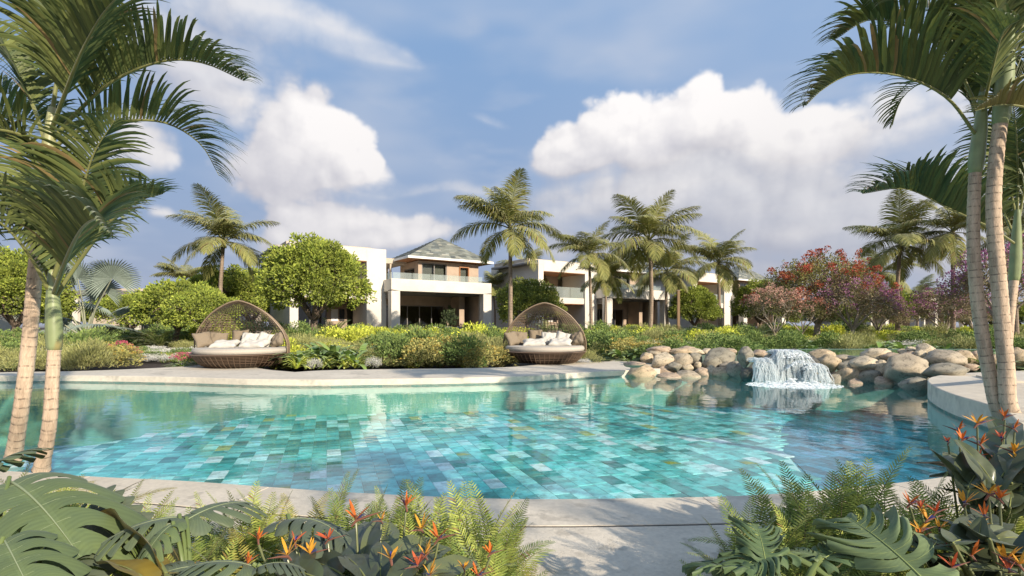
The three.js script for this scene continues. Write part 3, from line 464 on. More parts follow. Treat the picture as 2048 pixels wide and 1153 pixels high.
function makeDaybed(label) {
  const o = thing('daybed', label, 'daybed', 'hooded daybeds on the pool deck');
  const back = (h) => hoodW(h) * 0.96, S = (phi, h) => { const w = hoodW(h); return V(Math.cos(phi) * w, h, -Math.sin(phi) * back(h) + 0.16 * (h - 0.3) * (1 - Math.sin(phi) * 0.2)); };
  // rim
  const rimPts = []; for (let k = 0; k <= 44; k++) { const s = k / 44 * 2 - 1, t = 1 - Math.abs(s), h = 0.28 + 1.45 * Math.pow(t, 0.9), p = S(s < 0 ? Math.PI : 0, Math.min(1.73, h)); rimPts.push(p); }
  const rimCurve = new THREE.CatmullRomCurve3(rimPts, false, 'centripetal'); part('hood_rim', new GB().tube(rimCurve.getSpacedPoints(70), 0.019, 8).geo(), M.rattan, o);
  const ribs = new GB(); for (let k = 1; k < 30; k++) { const phi = k / 30 * Math.PI, pts = []; for (let j = 0; j <= 16; j++) pts.push(S(phi, lerp(0.1, 1.725, Math.pow(j / 16, 0.8)))); ribs.tube(pts, 0.0105, 5, false); }
  part('hood_ribs', ribs.geo(), M.rattan, o);
  const weft = new GB(); for (let h = 0.3; h < 1.72; h += h > 1.4 ? 0.028 : 0.047) { const pts = []; for (let j = 0; j <= 22; j++) pts.push(S(j / 22 * Math.PI, h)); weft.tube(pts, 0.0085, 5, false); }
  part('hood_weave', weft.geo(), M.rattan, o);
  // basket
  const prof = (t) => [lerp(0.86, 1.19, Math.pow(t, 0.65)), 0.02 + 0.32 * t];
  part('basket', new THREE.LatheGeometry([0, 0.25, 0.5, 0.75, 1].map((t) => { const [r, y] = prof(t); return new THREE.Vector2(r - 0.028, y); }).reverse().concat([new THREE.Vector2(0.3, 0.02)]).reverse(), 64), M.rattanDark, o);
  const bl = new GB(); for (let k = 0; k < 52; k++) { const q = k / 52 * Math.PI * 2, pts = []; for (let j = 0; j <= 6; j++) { const [r, y] = prof(j / 6); pts.push(V(Math.cos(q) * r, y, Math.sin(q) * r)); } bl.tube(pts, 0.0095, 5); }
  for (const t of [0.35, 0.5, 0.62, 0.74, 0.86, 1]) { const [r, y] = prof(t), pts = []; for (let j = 0; j <= 64; j++) pts.push(V(Math.cos(j / 32 * Math.PI) * r, y, Math.sin(j / 32 * Math.PI) * r)); bl.tube(pts, t === 1 ? 0.022 : 0.007, 5, false); }
  part('basket_weave', bl.geo(), M.rattanBrown, o);
  const mp = []; for (let k = 0; k <= 14; k++) { const q = k / 14 * Math.PI - Math.PI / 2; mp.push(new THREE.Vector2(1.07 + Math.cos(q) * 0.085, 0.425 + Math.sin(q) * 0.08)); }
  const mat = part('mattress', new THREE.LatheGeometry([new THREE.Vector2(0.001, 0.345), ...mp, new THREE.Vector2(0.6, 0.515), new THREE.Vector2(0.001, 0.52)], 72), M.mattress, o);
  const seam = (y, r) => { const pts = []; for (let j = 0; j <= 64; j++) pts.push(V(Math.cos(j / 32 * Math.PI) * r, y, Math.sin(j / 32 * Math.PI) * r)); return new GB().tube(pts, 0.007, 5, false).geo(); };
  part('piping', joined([seam(0.478, 1.135), seam(0.372, 1.135)]), M.mattress, mat);
  return o;
}
function pillowGeo(w, h, t, seed, squash = 0) {               // plump cushion with pulled corners and soft creases
  const N = 16, g = new GB(), id = {};
  for (const s of [1, -1]) for (let i = 0; i <= N; i++) for (let j = 0; j <= N; j++) {
    const u = i / N * 2 - 1, v = j / N * 2 - 1, edge = Math.max(Math.abs(u), Math.abs(v)); if (s < 0 && edge > 0.999) { id[s + ',' + i + ',' + j] = id['1,' + i + ',' + j]; continue; }
    const pull = 1 - 0.13 * (1 - u * u * v * v) * Math.pow(edge, 3) * (1 - Math.min(Math.abs(u), Math.abs(v))), th = Math.pow((1 - u ** 4) * (1 - v ** 4), 0.55);
    const cr = (noise3(u * 3.2 + seed * 9, v * 3.2, seed) - 0.5) * 0.3 + 0.16 * Math.sin(u * 11 + v * 4 + seed * 2) * edge * edge;
    let z = s * t / 2 * th * (1 + cr * 1.5), y = v * h / 2 * pull; z += 0.02 * Math.sin(u * 5 + seed) * edge; if (squash) y *= 1 - squash * (1 - u * u);
    id[s + ',' + i + ',' + j] = g.v(u * w / 2 * pull, y, z, u * w / 2, v * h / 2);
  }
  for (const s of [1, -1]) for (let i = 0; i < N; i++) for (let j = 0; j < N; j++) { const a = id[s + ',' + i + ',' + j], b = id[s + ',' + (i + 1) + ',' + j], c = id[s + ',' + (i + 1) + ',' + (j + 1)], d = id[s + ',' + i + ',' + (j + 1)]; s > 0 ? g.quad(a, b, c, d) : g.quad(a, d, c, b); }
  return g.geo();
}
{
  const beds = [['hooded rattan daybed standing beside the round tree side of the deck', ground(483, 733, FAR_DECK), 0.06, 'by the garden path'], ['hooded rattan daybed standing next to the boulder pile', ground(1089, 726, FAR_DECK), -0.06, 'next to the boulders']];
  beds[0][0] = 'hooded rattan daybed beside the path into the garden';
  const first = makeDaybed(beds[0][0]);
  const sq = [1, 2, 3].map((k) => pillowGeo(0.5, 0.5, 0.2, k)), flatP = [4, 5].map((k) => pillowGeo(0.72, 0.5, 0.19, k));
  // x, y, z, lean back, turn, roll, kind, material, words
  const P = [[-0.93, 0.76, 0.12, -0.5, 0.75, 0.16, sq[0], M.tan, 'brown pillow propped on the path side'], [-0.70, 0.75, -0.22, -0.45, 0.45, -0.08, sq[1], M.tan, 'brown pillow tucked behind the propped one'], [-0.27, 0.80, -0.52, -0.35, 0.06, 0.03, sq[2], M.tan, 'brown pillow standing upright at the back'], [0.30, 0.79, -0.62, -0.35, -0.1, 0.06, sq[0], M.tan, 'brown pillow half hidden behind the white ones'],
    [0.12, 0.74, -0.18, -0.5, 0.05, -0.1, sq[1], M.linen, 'white pillow standing in the middle'], [0.52, 0.74, -0.16, -0.5, -0.12, -0.28, sq[2], M.linen, 'white pillow leaning on its corner'], [-0.30, 0.645, 0.30, -1.28, 0.05, 0.02, flatP[0], M.linen, 'white pillow lying flat in front'], [0.45, 0.65, 0.28, -1.25, -0.08, -0.03, flatP[1], M.linen, 'white pillow lying flat beside the standing ones'], [0.93, 0.75, 0.02, -0.45, -0.8, 0.5, sq[1], M.tan, 'brown pillow twisted against the hood']];
  beds.forEach(([label, pos, turn, where], b) => {
    const bed = b ? dup(first, label) : first; bed.position.copy(pos); bed.rotation.y = turn; bed.scale.setScalar(1.06);
    for (const [x, y, z, lean, t, roll, g, m, words] of P) {
      const p = top('pillow', g, m, words + ' on the daybed ' + where, 'pillow', 'pillows on the daybeds');
      p.rotation.order = 'YXZ'; p.rotation.set(lean, t + turn, roll); p.position.set(x, y - 0.055, z).multiplyScalar(1.06).applyAxisAngle(V(0, 1, 0), turn).add(pos); p.scale.setScalar(0.98);
    }
  });
}

// ---------------------------------------------------------------- boulders
const rockTones = [[0.58, 0.455, 0.30], [0.48, 0.405, 0.295], [0.34, 0.31, 0.24], [0.66, 0.555, 0.395], [0.52, 0.40, 0.29]];
T.rock = tex(512, 512, (u, v) => { const n = tiled(u, v, 4, 6, 61), s = tiled(u, v, 64, 3, 17), k = sstep(0.60, 0.75, tiled(u, v, 9, 5, 33)); return clamp(0.86 + 0.8 * (n - 0.5) + 0.75 * (s - 0.5) - 0.34 * k); });
M.rocks = rockTones.map((c) => std(lin(...c), 0.85, { map: rep(T.rock, 1.2), bumpMap: rep(T.rock, 2.2), bumpScale: 0.007 }));
M.wetRock = std(lin(0.11, 0.105, 0.085), 0.25, { map: rep(T.rock, 1.2), bumpMap: rep(T.rock, 2.2), bumpScale: 0.006 });
const rockGeo = [...Array(9).keys()].map((k) => {
  const g = new GB(), N = 26, Mm = 18, r = rng(300 + k), cut = [...Array(8)].map(() => [V(r() * 2 - 1, r() * 2 - 0.8, r() * 2 - 1).normalize(), 0.62 + 0.26 * r()]), rows = [];
  for (let j = 0; j <= Mm; j++) { const row = []; for (let i = 0; i <= N; i++) {
    const th = j / Mm * Math.PI, ph = (i % N) / N * Math.PI * 2, d = V(Math.sin(th) * Math.cos(ph), Math.cos(th), Math.sin(th) * Math.sin(ph));
    let R = 1 + 0.6 * (fbm(d.x * 1.3 + k * 7, d.y * 1.3, d.z * 1.3 + k, 3) - 0.5) + 0.16 * (fbm(d.x * 4 + k, d.y * 4, d.z * 4, 3) - 0.5);
    for (const [n, c] of cut) { const q = d.dot(n) * R; if (q > c) R = lerp(R, R * c / q, 0.93); }
    const p = d.multiplyScalar(R); row.push(g.v(p.x, p.y, p.z, i / N * 3, j / Mm * 1.6)); } rows.push(row); }
  for (let j = 0; j < Mm; j++) for (let i = 0; i < N; i++) g.quad(rows[j][i], rows[j][i + 1], rows[j + 1][i + 1], rows[j + 1][i]);
  const q = g.geo(), nn = q.attributes.normal; for (let j = 0; j <= Mm; j++) { const a = rows[j][0], b = rows[j][N], m = V(nn.getX(a) + nn.getX(b), nn.getY(a) + nn.getY(b), nn.getZ(a) + nn.getZ(b)).normalize(); nn.setXYZ(a, m.x, m.y, m.z); nn.setXYZ(b, m.x, m.y, m.z); }
  q.deleteAttribute('color'); return q;
});
{
  const r = rng(77);
  const L = [[1286, 743, 51, 25, 0], [1270, 729, 42, 11, 4, 13.3], [1293, 715, 26, 20, 0], [1326, 721, 46, 30, 3], [1330, 740, 42, 20, 4], [1319, 701, 50, 16, 4], [1311, 707, 26, 13, 1], [1364, 722, 40, 32, 1], [1388, 719, 30, 24, 2], [1376, 735, 24, 15, 3], [1396, 731, 14, 15, 3], [1377, 749, 46, 13, 1], [1402, 745, 30, 17, 4], [1422, 743, 22, 19, 3], [1444, 745, 34, 18, 0], [1443, 718, 60, 38, 2], [1360, 704, 42, 15, 0], [1377, 699, 36, 13, 4], [1391, 705, 32, 13, 3], [1414, 704, 22, 14, 3], [1475, 740, 42, 30, 2], [1491, 715, 28, 36, 2], [1338, 751, 46, 9, 4], [1458, 703, 34, 13, 4], [1425, 727, 36, 26, 2], [1350, 735, 30, 18, 2], [1460, 735, 40, 20, 1], [1520, 707, 30, 16, 4],
    [1660, 728, 44, 31, 0], [1645, 712, 46, 22, 0], [1692, 719, 58, 18, 1], [1694, 750, 52, 30, 0], [1727, 730, 54, 29, 3], [1764, 737, 30, 26, 3], [1752, 711, 52, 30, 3], [1786, 715, 50, 19, 4], [1814, 735, 80, 45, 1], [1738, 754, 48, 27, 2], [1709, 764, 28, 11, 4], [1768, 763, 32, 18, 4], [1829, 769, 56, 26, 2], [1791, 758, 42, 26, 2], [1869, 720, 48, 26, 3], [1893, 719, 62, 38, 1], [1853, 701, 32, 26, 3], [1825, 700, 26, 12, 3], [1806, 705, 18, 12, 3], [1822, 711, 30, 13, 4], [1842, 710, 26, 17, 3], [1928, 717, 44, 27, 0], [1950, 717, 32, 28, 4], [1935, 735, 38, 16, 4, 12.2], [1890, 741, 74, 22, 2, 10.9], [2032, 717, 34, 36, 0], [1964, 729, 30, 22, 4, 12.6], [1850, 752, 40, 24, 2], [1700, 735, 50, 22, 2], [1990, 722, 40, 24, 0]];
  const wf = [[1519, 735, 40, 30, 0], [1585, 746, 46, 34, 0], [1572, 716, 42, 28, 1], [1628, 755, 40, 16, 0], [1560, 740, 40, 42, 5], [1638, 746, 36, 30, 5], [1617, 727, 40, 30, 5], [1524, 755, 34, 16, 5], [1590, 714, 44, 26, 5], [1545, 722, 36, 24, 2], [1605, 748, 36, 30, 5], [1536, 742, 34, 34, 5], [1495, 745, 30, 20, 5], [1668, 758, 26, 20, 2]];
  const words = ['tan', 'weathered grey brown', 'dark grey', 'pale sandy', 'pinkish brown', 'dark wet'];
  const place = ([px, py, w, h, tone, dd], fall) => {
    const bottom = py + h / 2, base = px < 1490 ? 13.9 : px < 1680 ? 12.45 : lerp(12.5, 11.0, clamp((px - 1690) / 140));
    let d = dd ?? (bottom > 746 ? Math.min(base + 0.6, 1404 / (bottom - HORIZON) + 0.2) : base + 0.15 + (750 - bottom) / 22); if (px > 1856 && !dd) d = 12.3 + (735 - bottom) / 18;
    if (fall && bottom < 750) d = 12.7 + (750 - bottom) / 40;
    const c = away(px, py, d), sx = w / 2 * d / FOC * 1.16, sy = h / 2 * d / FOC * 1.16, k = (r() * 9) | 0;
    const big = w > 44 ? 'large' : w > 29 ? 'rounded' : 'small', side = fall ? 'under the waterfall' : px < 1500 ? (bottom > 744 ? 'at the waterline between the deck and the waterfall' : 'heaped between the deck and the waterfall') : px > 1856 ? 'resting by the raised deck' : (bottom > 750 ? 'at the waterline between the waterfall and the raised deck' : 'heaped between the waterfall and the raised deck');
    const m = top('boulder', rockGeo[k], tone === 5 ? M.wetRock : M.rocks[tone], big + ' ' + words[tone] + ' boulder ' + side, 'boulder', fall ? 'boulders of the waterfall' : 'boulders along the pool');
    m.position.copy(c); m.scale.set(sx, sy, Math.max(sx * 0.85, sy) * (0.85 + 0.25 * r())); m.rotation.set(0, (r() < 0.5 ? 0 : Math.PI) + (r() - 0.5) * 0.5, (r() - 0.5) * 0.15);
    if (bottom > 746) { m.position.y -= 0.04; m.scale.y += 0.05; }
  };
  for (const q of L) place(q, false); for (const q of wf) place(q, true);
}

// ---------------------------------------------------------------- waterfall
{
  const r = rng(15), w = thing('waterfall', 'white water tumbling over the boulders into the pool', 'waterfall');
  M.fallWater = new THREE.MeshPhysicalMaterial({ color: lin(0.90, 0.93, 0.94), roughness: 0.8, transmission: 0.88, thickness: 0, ior: 1.33, side: THREE.DoubleSide });
  M.foam = new THREE.MeshPhysicalMaterial({ color: lin(0.88, 0.92, 0.93), roughness: 0.8, transmission: 0.25, thickness: 0, side: THREE.DoubleSide });
  const curtain = (n, top0, top1, back, fwd, endY, spread, rad) => {      // strands spring from an edge and fall in arcs
    const g = new GB(), cut = new Set();
    for (let k = 0; k < n; k++) {
      const t = (Math.floor(r() * 9) + 0.5 + (r() + r() + r() - 1.5) * 0.55) / 9, a = top0.clone().lerp(top1, t); a.z -= back * r(); a.y += (r() - 0.5) * 0.1; const v = fwd * (0.55 + 0.6 * r()), drift = (t - 0.5) * spread + (r() - 0.5) * 0.14, T1 = Math.sqrt(Math.max(0.02, (a.y - endY) / 4.9)) * (r() < 0.12 ? 0.6 : 1), pts = [];
      pts.push(V(a.x - drift * 0.25, a.y - 0.02, a.z - 0.5 * r() - 0.1), V(a.x - drift * 0.1, a.y + 0.02, a.z - 0.12)); for (let j = 0; j <= 7; j++) { const q = j / 7 * T1; pts.push(V(a.x + drift * q / T1 + 0.02 * Math.sin(j * 1.9 + k * 3.1), a.y - 4.9 * q * q, a.z + v * q)); }
      const R = rad * (0.4 + 1.1 * r() ** 2); g.tube(pts, (s) => R * (0.6 + 0.9 * s) * (s > 0.95 ? 0.5 : 1), 5, true);
    }
    return g.geo();
  };
  part('water_curtain', curtain(800, away(1556, 706, 12.55), away(1608, 707, 12.55), 0.25, 0.75, 0.0, 0.35, 0.0095), M.fallWater, w);
  part('water_curtain', curtain(120, away(1516, 723, 12.35), away(1546, 722, 12.35), 0.18, 0.5, 0.02, 0.15, 0.0085), M.fallWater, w);
  part('water_curtain', curtain(170, away(1620, 733, 12.2), away(1646, 734, 12.2), 0.18, 0.6, 0.0, 0.3, 0.0085), M.fallWater, w);
  // water gathering over the top stones
  const blob = (cx, cy, cz, sx, sy, sz, n, name) => { const g = new GB(); for (let k = 0; k < n; k++) { const q = new THREE.IcosahedronGeometry(1, 1), s = 0.35 + 1.3 * r() ** 2; q.scale(0.016 * s, 0.008 * s, 0.02 * s); const u = r() * Math.PI * 2, e = Math.sqrt(r()); q.translate(cx + Math.cos(u) * e * sx, cy + (1 - e * e) * sy * (0.85 + 0.2 * r()), cz + Math.sin(u) * e * sz); g.add(q); } return part(name, g.geo(false), M.foam, w); };
  const c0 = away(1585, 716, 12.6); blob(c0.x, c0.y, c0.z, 0.42, 0.12, 0.28, 700, 'white_water'); const c1 = away(1600, 734, 12.25); blob(c1.x, c1.y - 0.06, c1.z, 0.30, 0.2, 0.14, 260, 'white_water');
  // foam round the foot
  const f = new GB(); for (let k = 0; k < 3400; k++) { const u = r() * Math.PI * 2, e = Math.pow(r(), 0.7), x = away(1583, 770, 11.9).x + Math.cos(u) * e * 1.0, z = -11.8 + Math.sin(u) * e * 0.75, s = (0.006 + 0.028 * r() ** 3) * (1.2 - 0.7 * e), q = new THREE.IcosahedronGeometry(1, 1); q.scale(s * 1.6, s * 0.35, s); q.translate(x, r() < 0.25 ? 0.22 * r() * r() * (1 - e) : 0.002, z); f.add(q); }
  part('foam', f.geo(false), M.foam, w);
}
// ---------------------------------------------------------------- posts
{
  const p = ground(1357, 686, VBASE), o = thing('wooden_post', 'slender square wooden lamp post rising from the shrubs', 'post', null, [p.x, VBASE - 0.15, p.z]);
  part('shaft', box(0.17, 3.5, 0.17, 0, 1.75, 0, 0.015), std(lin(0.28, 0.18, 0.10), 0.8, { map: rep(T.mottle, 2, 0.4) }), o); part('cap', box(0.21, 0.06, 0.21, 0, 3.53, 0, 0.01), M.rattan, o); part('lamp_arm', box(0.5, 0.04, 0.05, -0.28, 3.1, 0, 0.01), M.darkMetal, o);
  const b = ground(383, 690, FAR_DECK), o2 = thing('bollard_light', 'dark slim bollard standing among the shrubs by the small tree', 'bollard', null, [b.x, 0.05, b.z]); part('shaft', box(0.16, 1.35, 0.16, 0, 0.67, 0, 0.02), M.darkMetal, o2); part('lamp_head', box(0.2, 0.2, 0.2, 0, 1.45, 0, 0.03), M.greyMetal, o2);
}

// ---------------------------------------------------------------- palms
T.bark = tex(256, 1024, (u, v) => {                          // pale rings with dark scars; v covers one metre
  const w = 0.012 * (tiled(u, v, 6, 3, 40) - 0.5), rings = [0.0, 0.085, 0.18, 0.265, 0.36, 0.45, 0.53, 0.625, 0.71, 0.80, 0.90, 1.0]; let m = 9; for (const k of rings) m = Math.min(m, Math.abs(v + w - k));
  const scar = sstep(0.011, 0.002, m) * sstep(0.3, 0.75, tiled(u, v, 10, 3, 81)), n = tiled(u, v, 5, 5, 12), f = tiled(u, v, 40, 3, 7); const g = clamp(0.80 + 0.62 * (n - 0.5) + 0.42 * (f - 0.5)) * (1 - 0.6 * scar); const lich = 0.3 * sstep(0.6, 0.75, tiled(u, v, 7, 5, 95));
  return [g * (1 - lich * 0.2), g * (1 - lich * 0.3), g * (1 - lich * 0.35)];
});
M.palmBark = std(lin(0.60, 0.46, 0.33), 0.85, { map: rep(T.bark, 2, 1), bumpMap: rep(T.bark, 2, 1), bumpScale: 0.0045 });
M.cocoBark = std(lin(0.33, 0.255, 0.19), 0.9, { map: rep(T.bark, 2, 0.6), bumpMap: rep(T.bark, 2, 0.6), bumpScale: 0.01 });
T.shaft = tex(256, 256, (u, v) => { const b = sstep(0.5, 0.72, tiled(u, v, 3, 5, 63)), n = 0.86 + 0.4 * (tiled(u, v, 6, 5, 14) - 0.5); return [lerp(0.80, 0.92, b) * n, lerp(0.86, 0.70, b) * n, lerp(0.62, 0.42, b) * n]; });
M.crownshaft = std(lin(0.50, 0.47, 0.32), 0.42, { map: rep(T.shaft, 1, 1.6) });
M.crownshaftGreen = std(lin(0.34, 0.38, 0.25), 0.42, { map: rep(T.shaft, 1, 1.6) });
M.palmLeaf = leafMat(lin(1, 1, 1), 0.3, 0.32);
M.cocoLeaf = leafMat(lin(1, 1, 1), 0.32, 0.12);
M.stalk = std(lin(0.26, 0.27, 0.085), 0.55);

// a feather frond on a rachis curve
function frondOn(pts, o) {
  const g = new GB(), r = rng(o.seed), curve = new THREE.CatmullRomCurve3(pts, false, 'centripetal'), L = curve.getLength(), N = o.pairs;
  g.col = o.rachis ?? [0.24, 0.25, 0.08]; const rp = curve.getSpacedPoints(o.rseg ?? 16); g.tube(rp, (t) => (o.rr ?? 0.02) * (1 - 0.88 * t), o.rsides ?? 5, false);
  const up0 = V(0, 1, 0);
  for (let k = 0; k < N; k++) {
    const t = lerp(o.from ?? 0.2, 0.995, k / (N - 1)), p = curve.getPointAt(t), tan = curve.getTangentAt(t);
    let side = V().crossVectors(tan, up0); if (side.lengthSq() < 0.02) side = V(1, 0, 0); side.normalize(); if (o.twist) side.applyAxisAngle(tan, o.twist); const nor = V().crossVectors(side, tan).normalize();
    const prof = Math.pow(Math.sin(Math.PI * clamp(0.12 + 0.86 * Math.pow((t - (o.from ?? 0.2)) / (1 - (o.from ?? 0.2)), o.skew ?? 0.75))), 0.6), len = o.leaf * prof * (0.88 + 0.22 * r());
    for (const s of [-1, 1]) {
      const fw = o.forward ?? 0.55, dir = tan.clone().multiplyScalar(lerp(fw, fw + 0.75, t * t) + (r() - 0.5) * 0.16).addScaledVector(side, s * (o.spread ?? 0.85)).addScaledVector(nor, (o.lift ?? 0.1) + (r() - 0.5) * (o.jit ?? 0.25)).normalize();
      const tone = (o.tone ?? 1) * (0.78 + 0.44 * r()), mix = r(), hue = r(), c = mix < (o.dryShare ?? 0.04) ? (o.dry ?? [0.30, 0.22, 0.08]) : [0, 1, 2].map((i) => lerp(o.c0[i], o.c1[i], hue)); g.col = c.map((x) => x * tone);
      const S = o.seg ?? 3, q = p.clone(), d = dir.clone(), cs = [], ws = [], ac = []; const grav = (o.grav ?? 0.5) * (0.75 + 0.5 * r());
      for (let j = 0; j <= S; j++) {
        cs.push(q.clone()); ws.push(o.width * (0.45 + 0.55 * prof) * (j === 0 ? 0.45 : j === S ? 0.06 : Math.sqrt(1 - Math.pow(j / S, 2.2))));
        let a = V().crossVectors(d, nor); if (a.lengthSq() < 1e-4) a = side.clone(); ac.push(a.normalize());
        d.y -= grav * (j + 0.6) / S * (1 / S) * 2; d.normalize(); q.addScaledVector(d, len / S);
        if (j === S - 1 && o.tipdry && r() < o.tipdry) g.tipcol = true;
      }
      g.strip(cs, ac, ws, o.fold ?? 0, nor);
    }
  }
  return g.geo();
}
// rachis of a free frond: leaves the crown at one angle and bends to another
function arch(L, e0, e1, n = 10, sway = 0) { const pts = [V(0, 0, 0)], p = V(0, 0, 0); for (let k = 0; k < n; k++) { const e = lerp(e0, e1, Math.pow((k + 0.5) / n, 1.1)); p.x += Math.cos(e) * L / n; p.y += Math.sin(e) * L / n; p.z += sway * (k / n) * L / n; pts.push(p.clone()); } return pts; }
const D2R = Math.PI / 180;
const cocoC0 = [0.19, 0.215, 0.055], cocoC1 = [0.36, 0.345, 0.11];
const cocoFronds = [[78, 30], [62, 0], [48, -28], [34, -45], [18, -60], [0, -72], [-22, -80], [55, -10]].map(([a, b], k) => frondOn(arch(3.2, a * D2R, b * D2R, 10, (k % 3 - 1) * 0.12), { seed: 400 + k, pairs: 88, leaf: 1.02, width: 0.0235, jit: 0.42, c0: cocoC0, c1: cocoC1, grav: 0.75 + 0.09 * k, from: 0.14, forward: 0.45, spread: 0.9, lift: 0.12, seg: 3, rr: 0.035, dryShare: 0.05 }));
function cocoPalm(label, base, crown, size, seed, group = 'coconut palms in the garden') {
  const r = rng(seed), o = thing('coconut_palm', label, 'palm tree', group, [base.x, base.y, base.z]), top = V().subVectors(crown, base), bend = (r() - 0.5) * 0.7;
  const tp = []; for (let k = 0; k <= 12; k++) { const t = k / 12; tp.push(V(top.x * t + bend * Math.sin(t * Math.PI) * 0.5, top.y * t, top.z * t)); }
  part('trunk', new GB().tube(tp, (t) => (0.15 - 0.055 * t + 0.10 * Math.exp(-t * 14)) * size, 10, true, 1).geo(), M.cocoBark, o);
  const heart = new GB(); heart.col = [0.2, 0.17, 0.07]; heart.tube([V(top.x, top.y - 0.35 * size, top.z), V(top.x, top.y, top.z), V(top.x, top.y + 0.3 * size, top.z)], (t) => (0.17 - 0.1 * t) * size, 8); part('crown_heart', heart.geo(), M.cocoLeaf, o);
  const n = 18, start = r() * 6.28;
  for (let k = 0; k < n; k++) { const lvl = k / n, gi = Math.min(6, Math.floor(Math.pow(lvl, 0.8) * 7.2)), f = part('frond', cocoFronds[r() < 0.2 ? 7 : gi], M.cocoLeaf, o); f.position.set(top.x, top.y, top.z); f.rotation.set((r() - 0.5) * 0.2, start + k * 2.399 + (r() - 0.5) * 0.5, (r() - 0.5) * 0.22); f.scale.setScalar(size * (0.94 + 0.26 * r()) * (gi > 4 ? 0.9 : 1)); }
  return o;
}
{
  // crown pixel, distance, size, words
  const C = [[447, 485, 33, 1.0, 'coconut palm rising behind the daybed beside the path'], [1020, 458, 27.5, 0.92, 'tall coconut palm rising behind the daybed next to the boulders'], [1178, 512, 33, 0.78, 'shorter dark trunked coconut palm between the two tall ones'], [1213, 556, 37, 0.66, 'small coconut palm tucked behind the shorter dark trunked palm'], [1298, 482, 36, 1.14, 'tall coconut palm beside the wooden post'], [1438, 526, 50, 1.22, 'lone coconut palm before the third villa'], [1802, 490, 38, 1.12, 'coconut palm with drooping crown beside the red flowering tree'], [1906, 466, 36, 1.05, 'coconut palm standing close to the leaning grey trunks'],
    [1762, 548, 52, 1.0, 'coconut palm half hidden behind the red flowering tree'], [1838, 592, 70, 1.0, 'small far coconut palm in front of the slate roofs'], [368, 562, 48, 0.9, 'coconut palm peeking over the trees by the low house'], [1335, 545, 46, 1.05, 'coconut palm behind the tall one at the wooden post'], [2040, 470, 30, 0.9, 'coconut palm behind the purple tree'], [1052, 548, 50, 0.9, 'low coconut palm between the first two villas'], [985, 575, 50, 0.7, 'little coconut palm beside the first villa']];
  C.forEach(([px, py, d, s, label], k) => { const c = away(px, py, d), b = V(c.x + (k % 3 - 1) * 0.15, VBASE - 0.2, c.z); cocoPalm(label, b, c, s, 700 + k * 13); });
}
// foreground palms: ringed trunks, smooth crownshafts, long arching fronds
const agC0 = [0.05, 0.085, 0.02], agC1 = [0.16, 0.185, 0.042];
function ringTrunk(pts, r0, r1, n) { const c = new THREE.CatmullRomCurve3(pts, false, 'centripetal'), p = c.getSpacedPoints(n), L = c.getLength(); return new GB().tube(p, (t) => { const q = (t * L / 0.088 + 0.25 * Math.sin(t * 21)) % 1; return lerp(r0, r1, t) * (1 + 0.05 * Math.pow(1 - q, 3) - 0.02 * q + 0.22 * Math.exp(-t * 16)); }, 20, true, 1).geo(); }
function gardenPalm(label, trunkPts, rad, shaftPts, fronds, shaftMat) {
  const base = trunkPts[0], o = thing('ringed_palm', label, 'palm tree', 'ringed palms framing the pool', base.toArray());
  const rel = (p) => p.clone().sub(base);
  part('trunk', ringTrunk(trunkPts.map(rel), rad[0], rad[1], 160), M.palmBark, o);
  const sc = new THREE.CatmullRomCurve3(shaftPts.map(rel), false, 'centripetal').getSpacedPoints(18), sg = new GB(); sg.tube(sc, (t) => rad[1] * (1.02 + 0.42 * Math.sin(Math.PI * Math.pow(t, 0.6) * 0.8) * (1 - 0.6 * t) - 0.55 * t * t), 16); part('crownshaft', sg.geo(), shaftMat, o);
  fronds.forEach((f, k) => {
    const pts = f.pts.map(rel); const c = new THREE.CatmullRomCurve3(pts).getLength();
    const q = f.o ?? {};
    part('frond', frondOn(pts, { seed: 900 + k + (base.x * 100 | 0), pairs: Math.round(c * (q.dens ?? 27)), leaf: 0.62, width: 0.0165, c0: agC0, c1: agC1, grav: 0.85, from: 0.22, forward: 0.35, spread: 0.55, lift: 0.75, seg: 6, fold: 0.28, rr: 0.02, rseg: 20, rsides: 7, jit: 0.35, dryShare: 0.03, dry: [0.24, 0.17, 0.06], ...q }), M.palmLeaf, o);
    // sheath where the stalk leaves the shaft
  });
  return o;
}
const path3 = (d, list) => list.map(([px, py, dd]) => away(px, py, d + (dd ?? 0)));
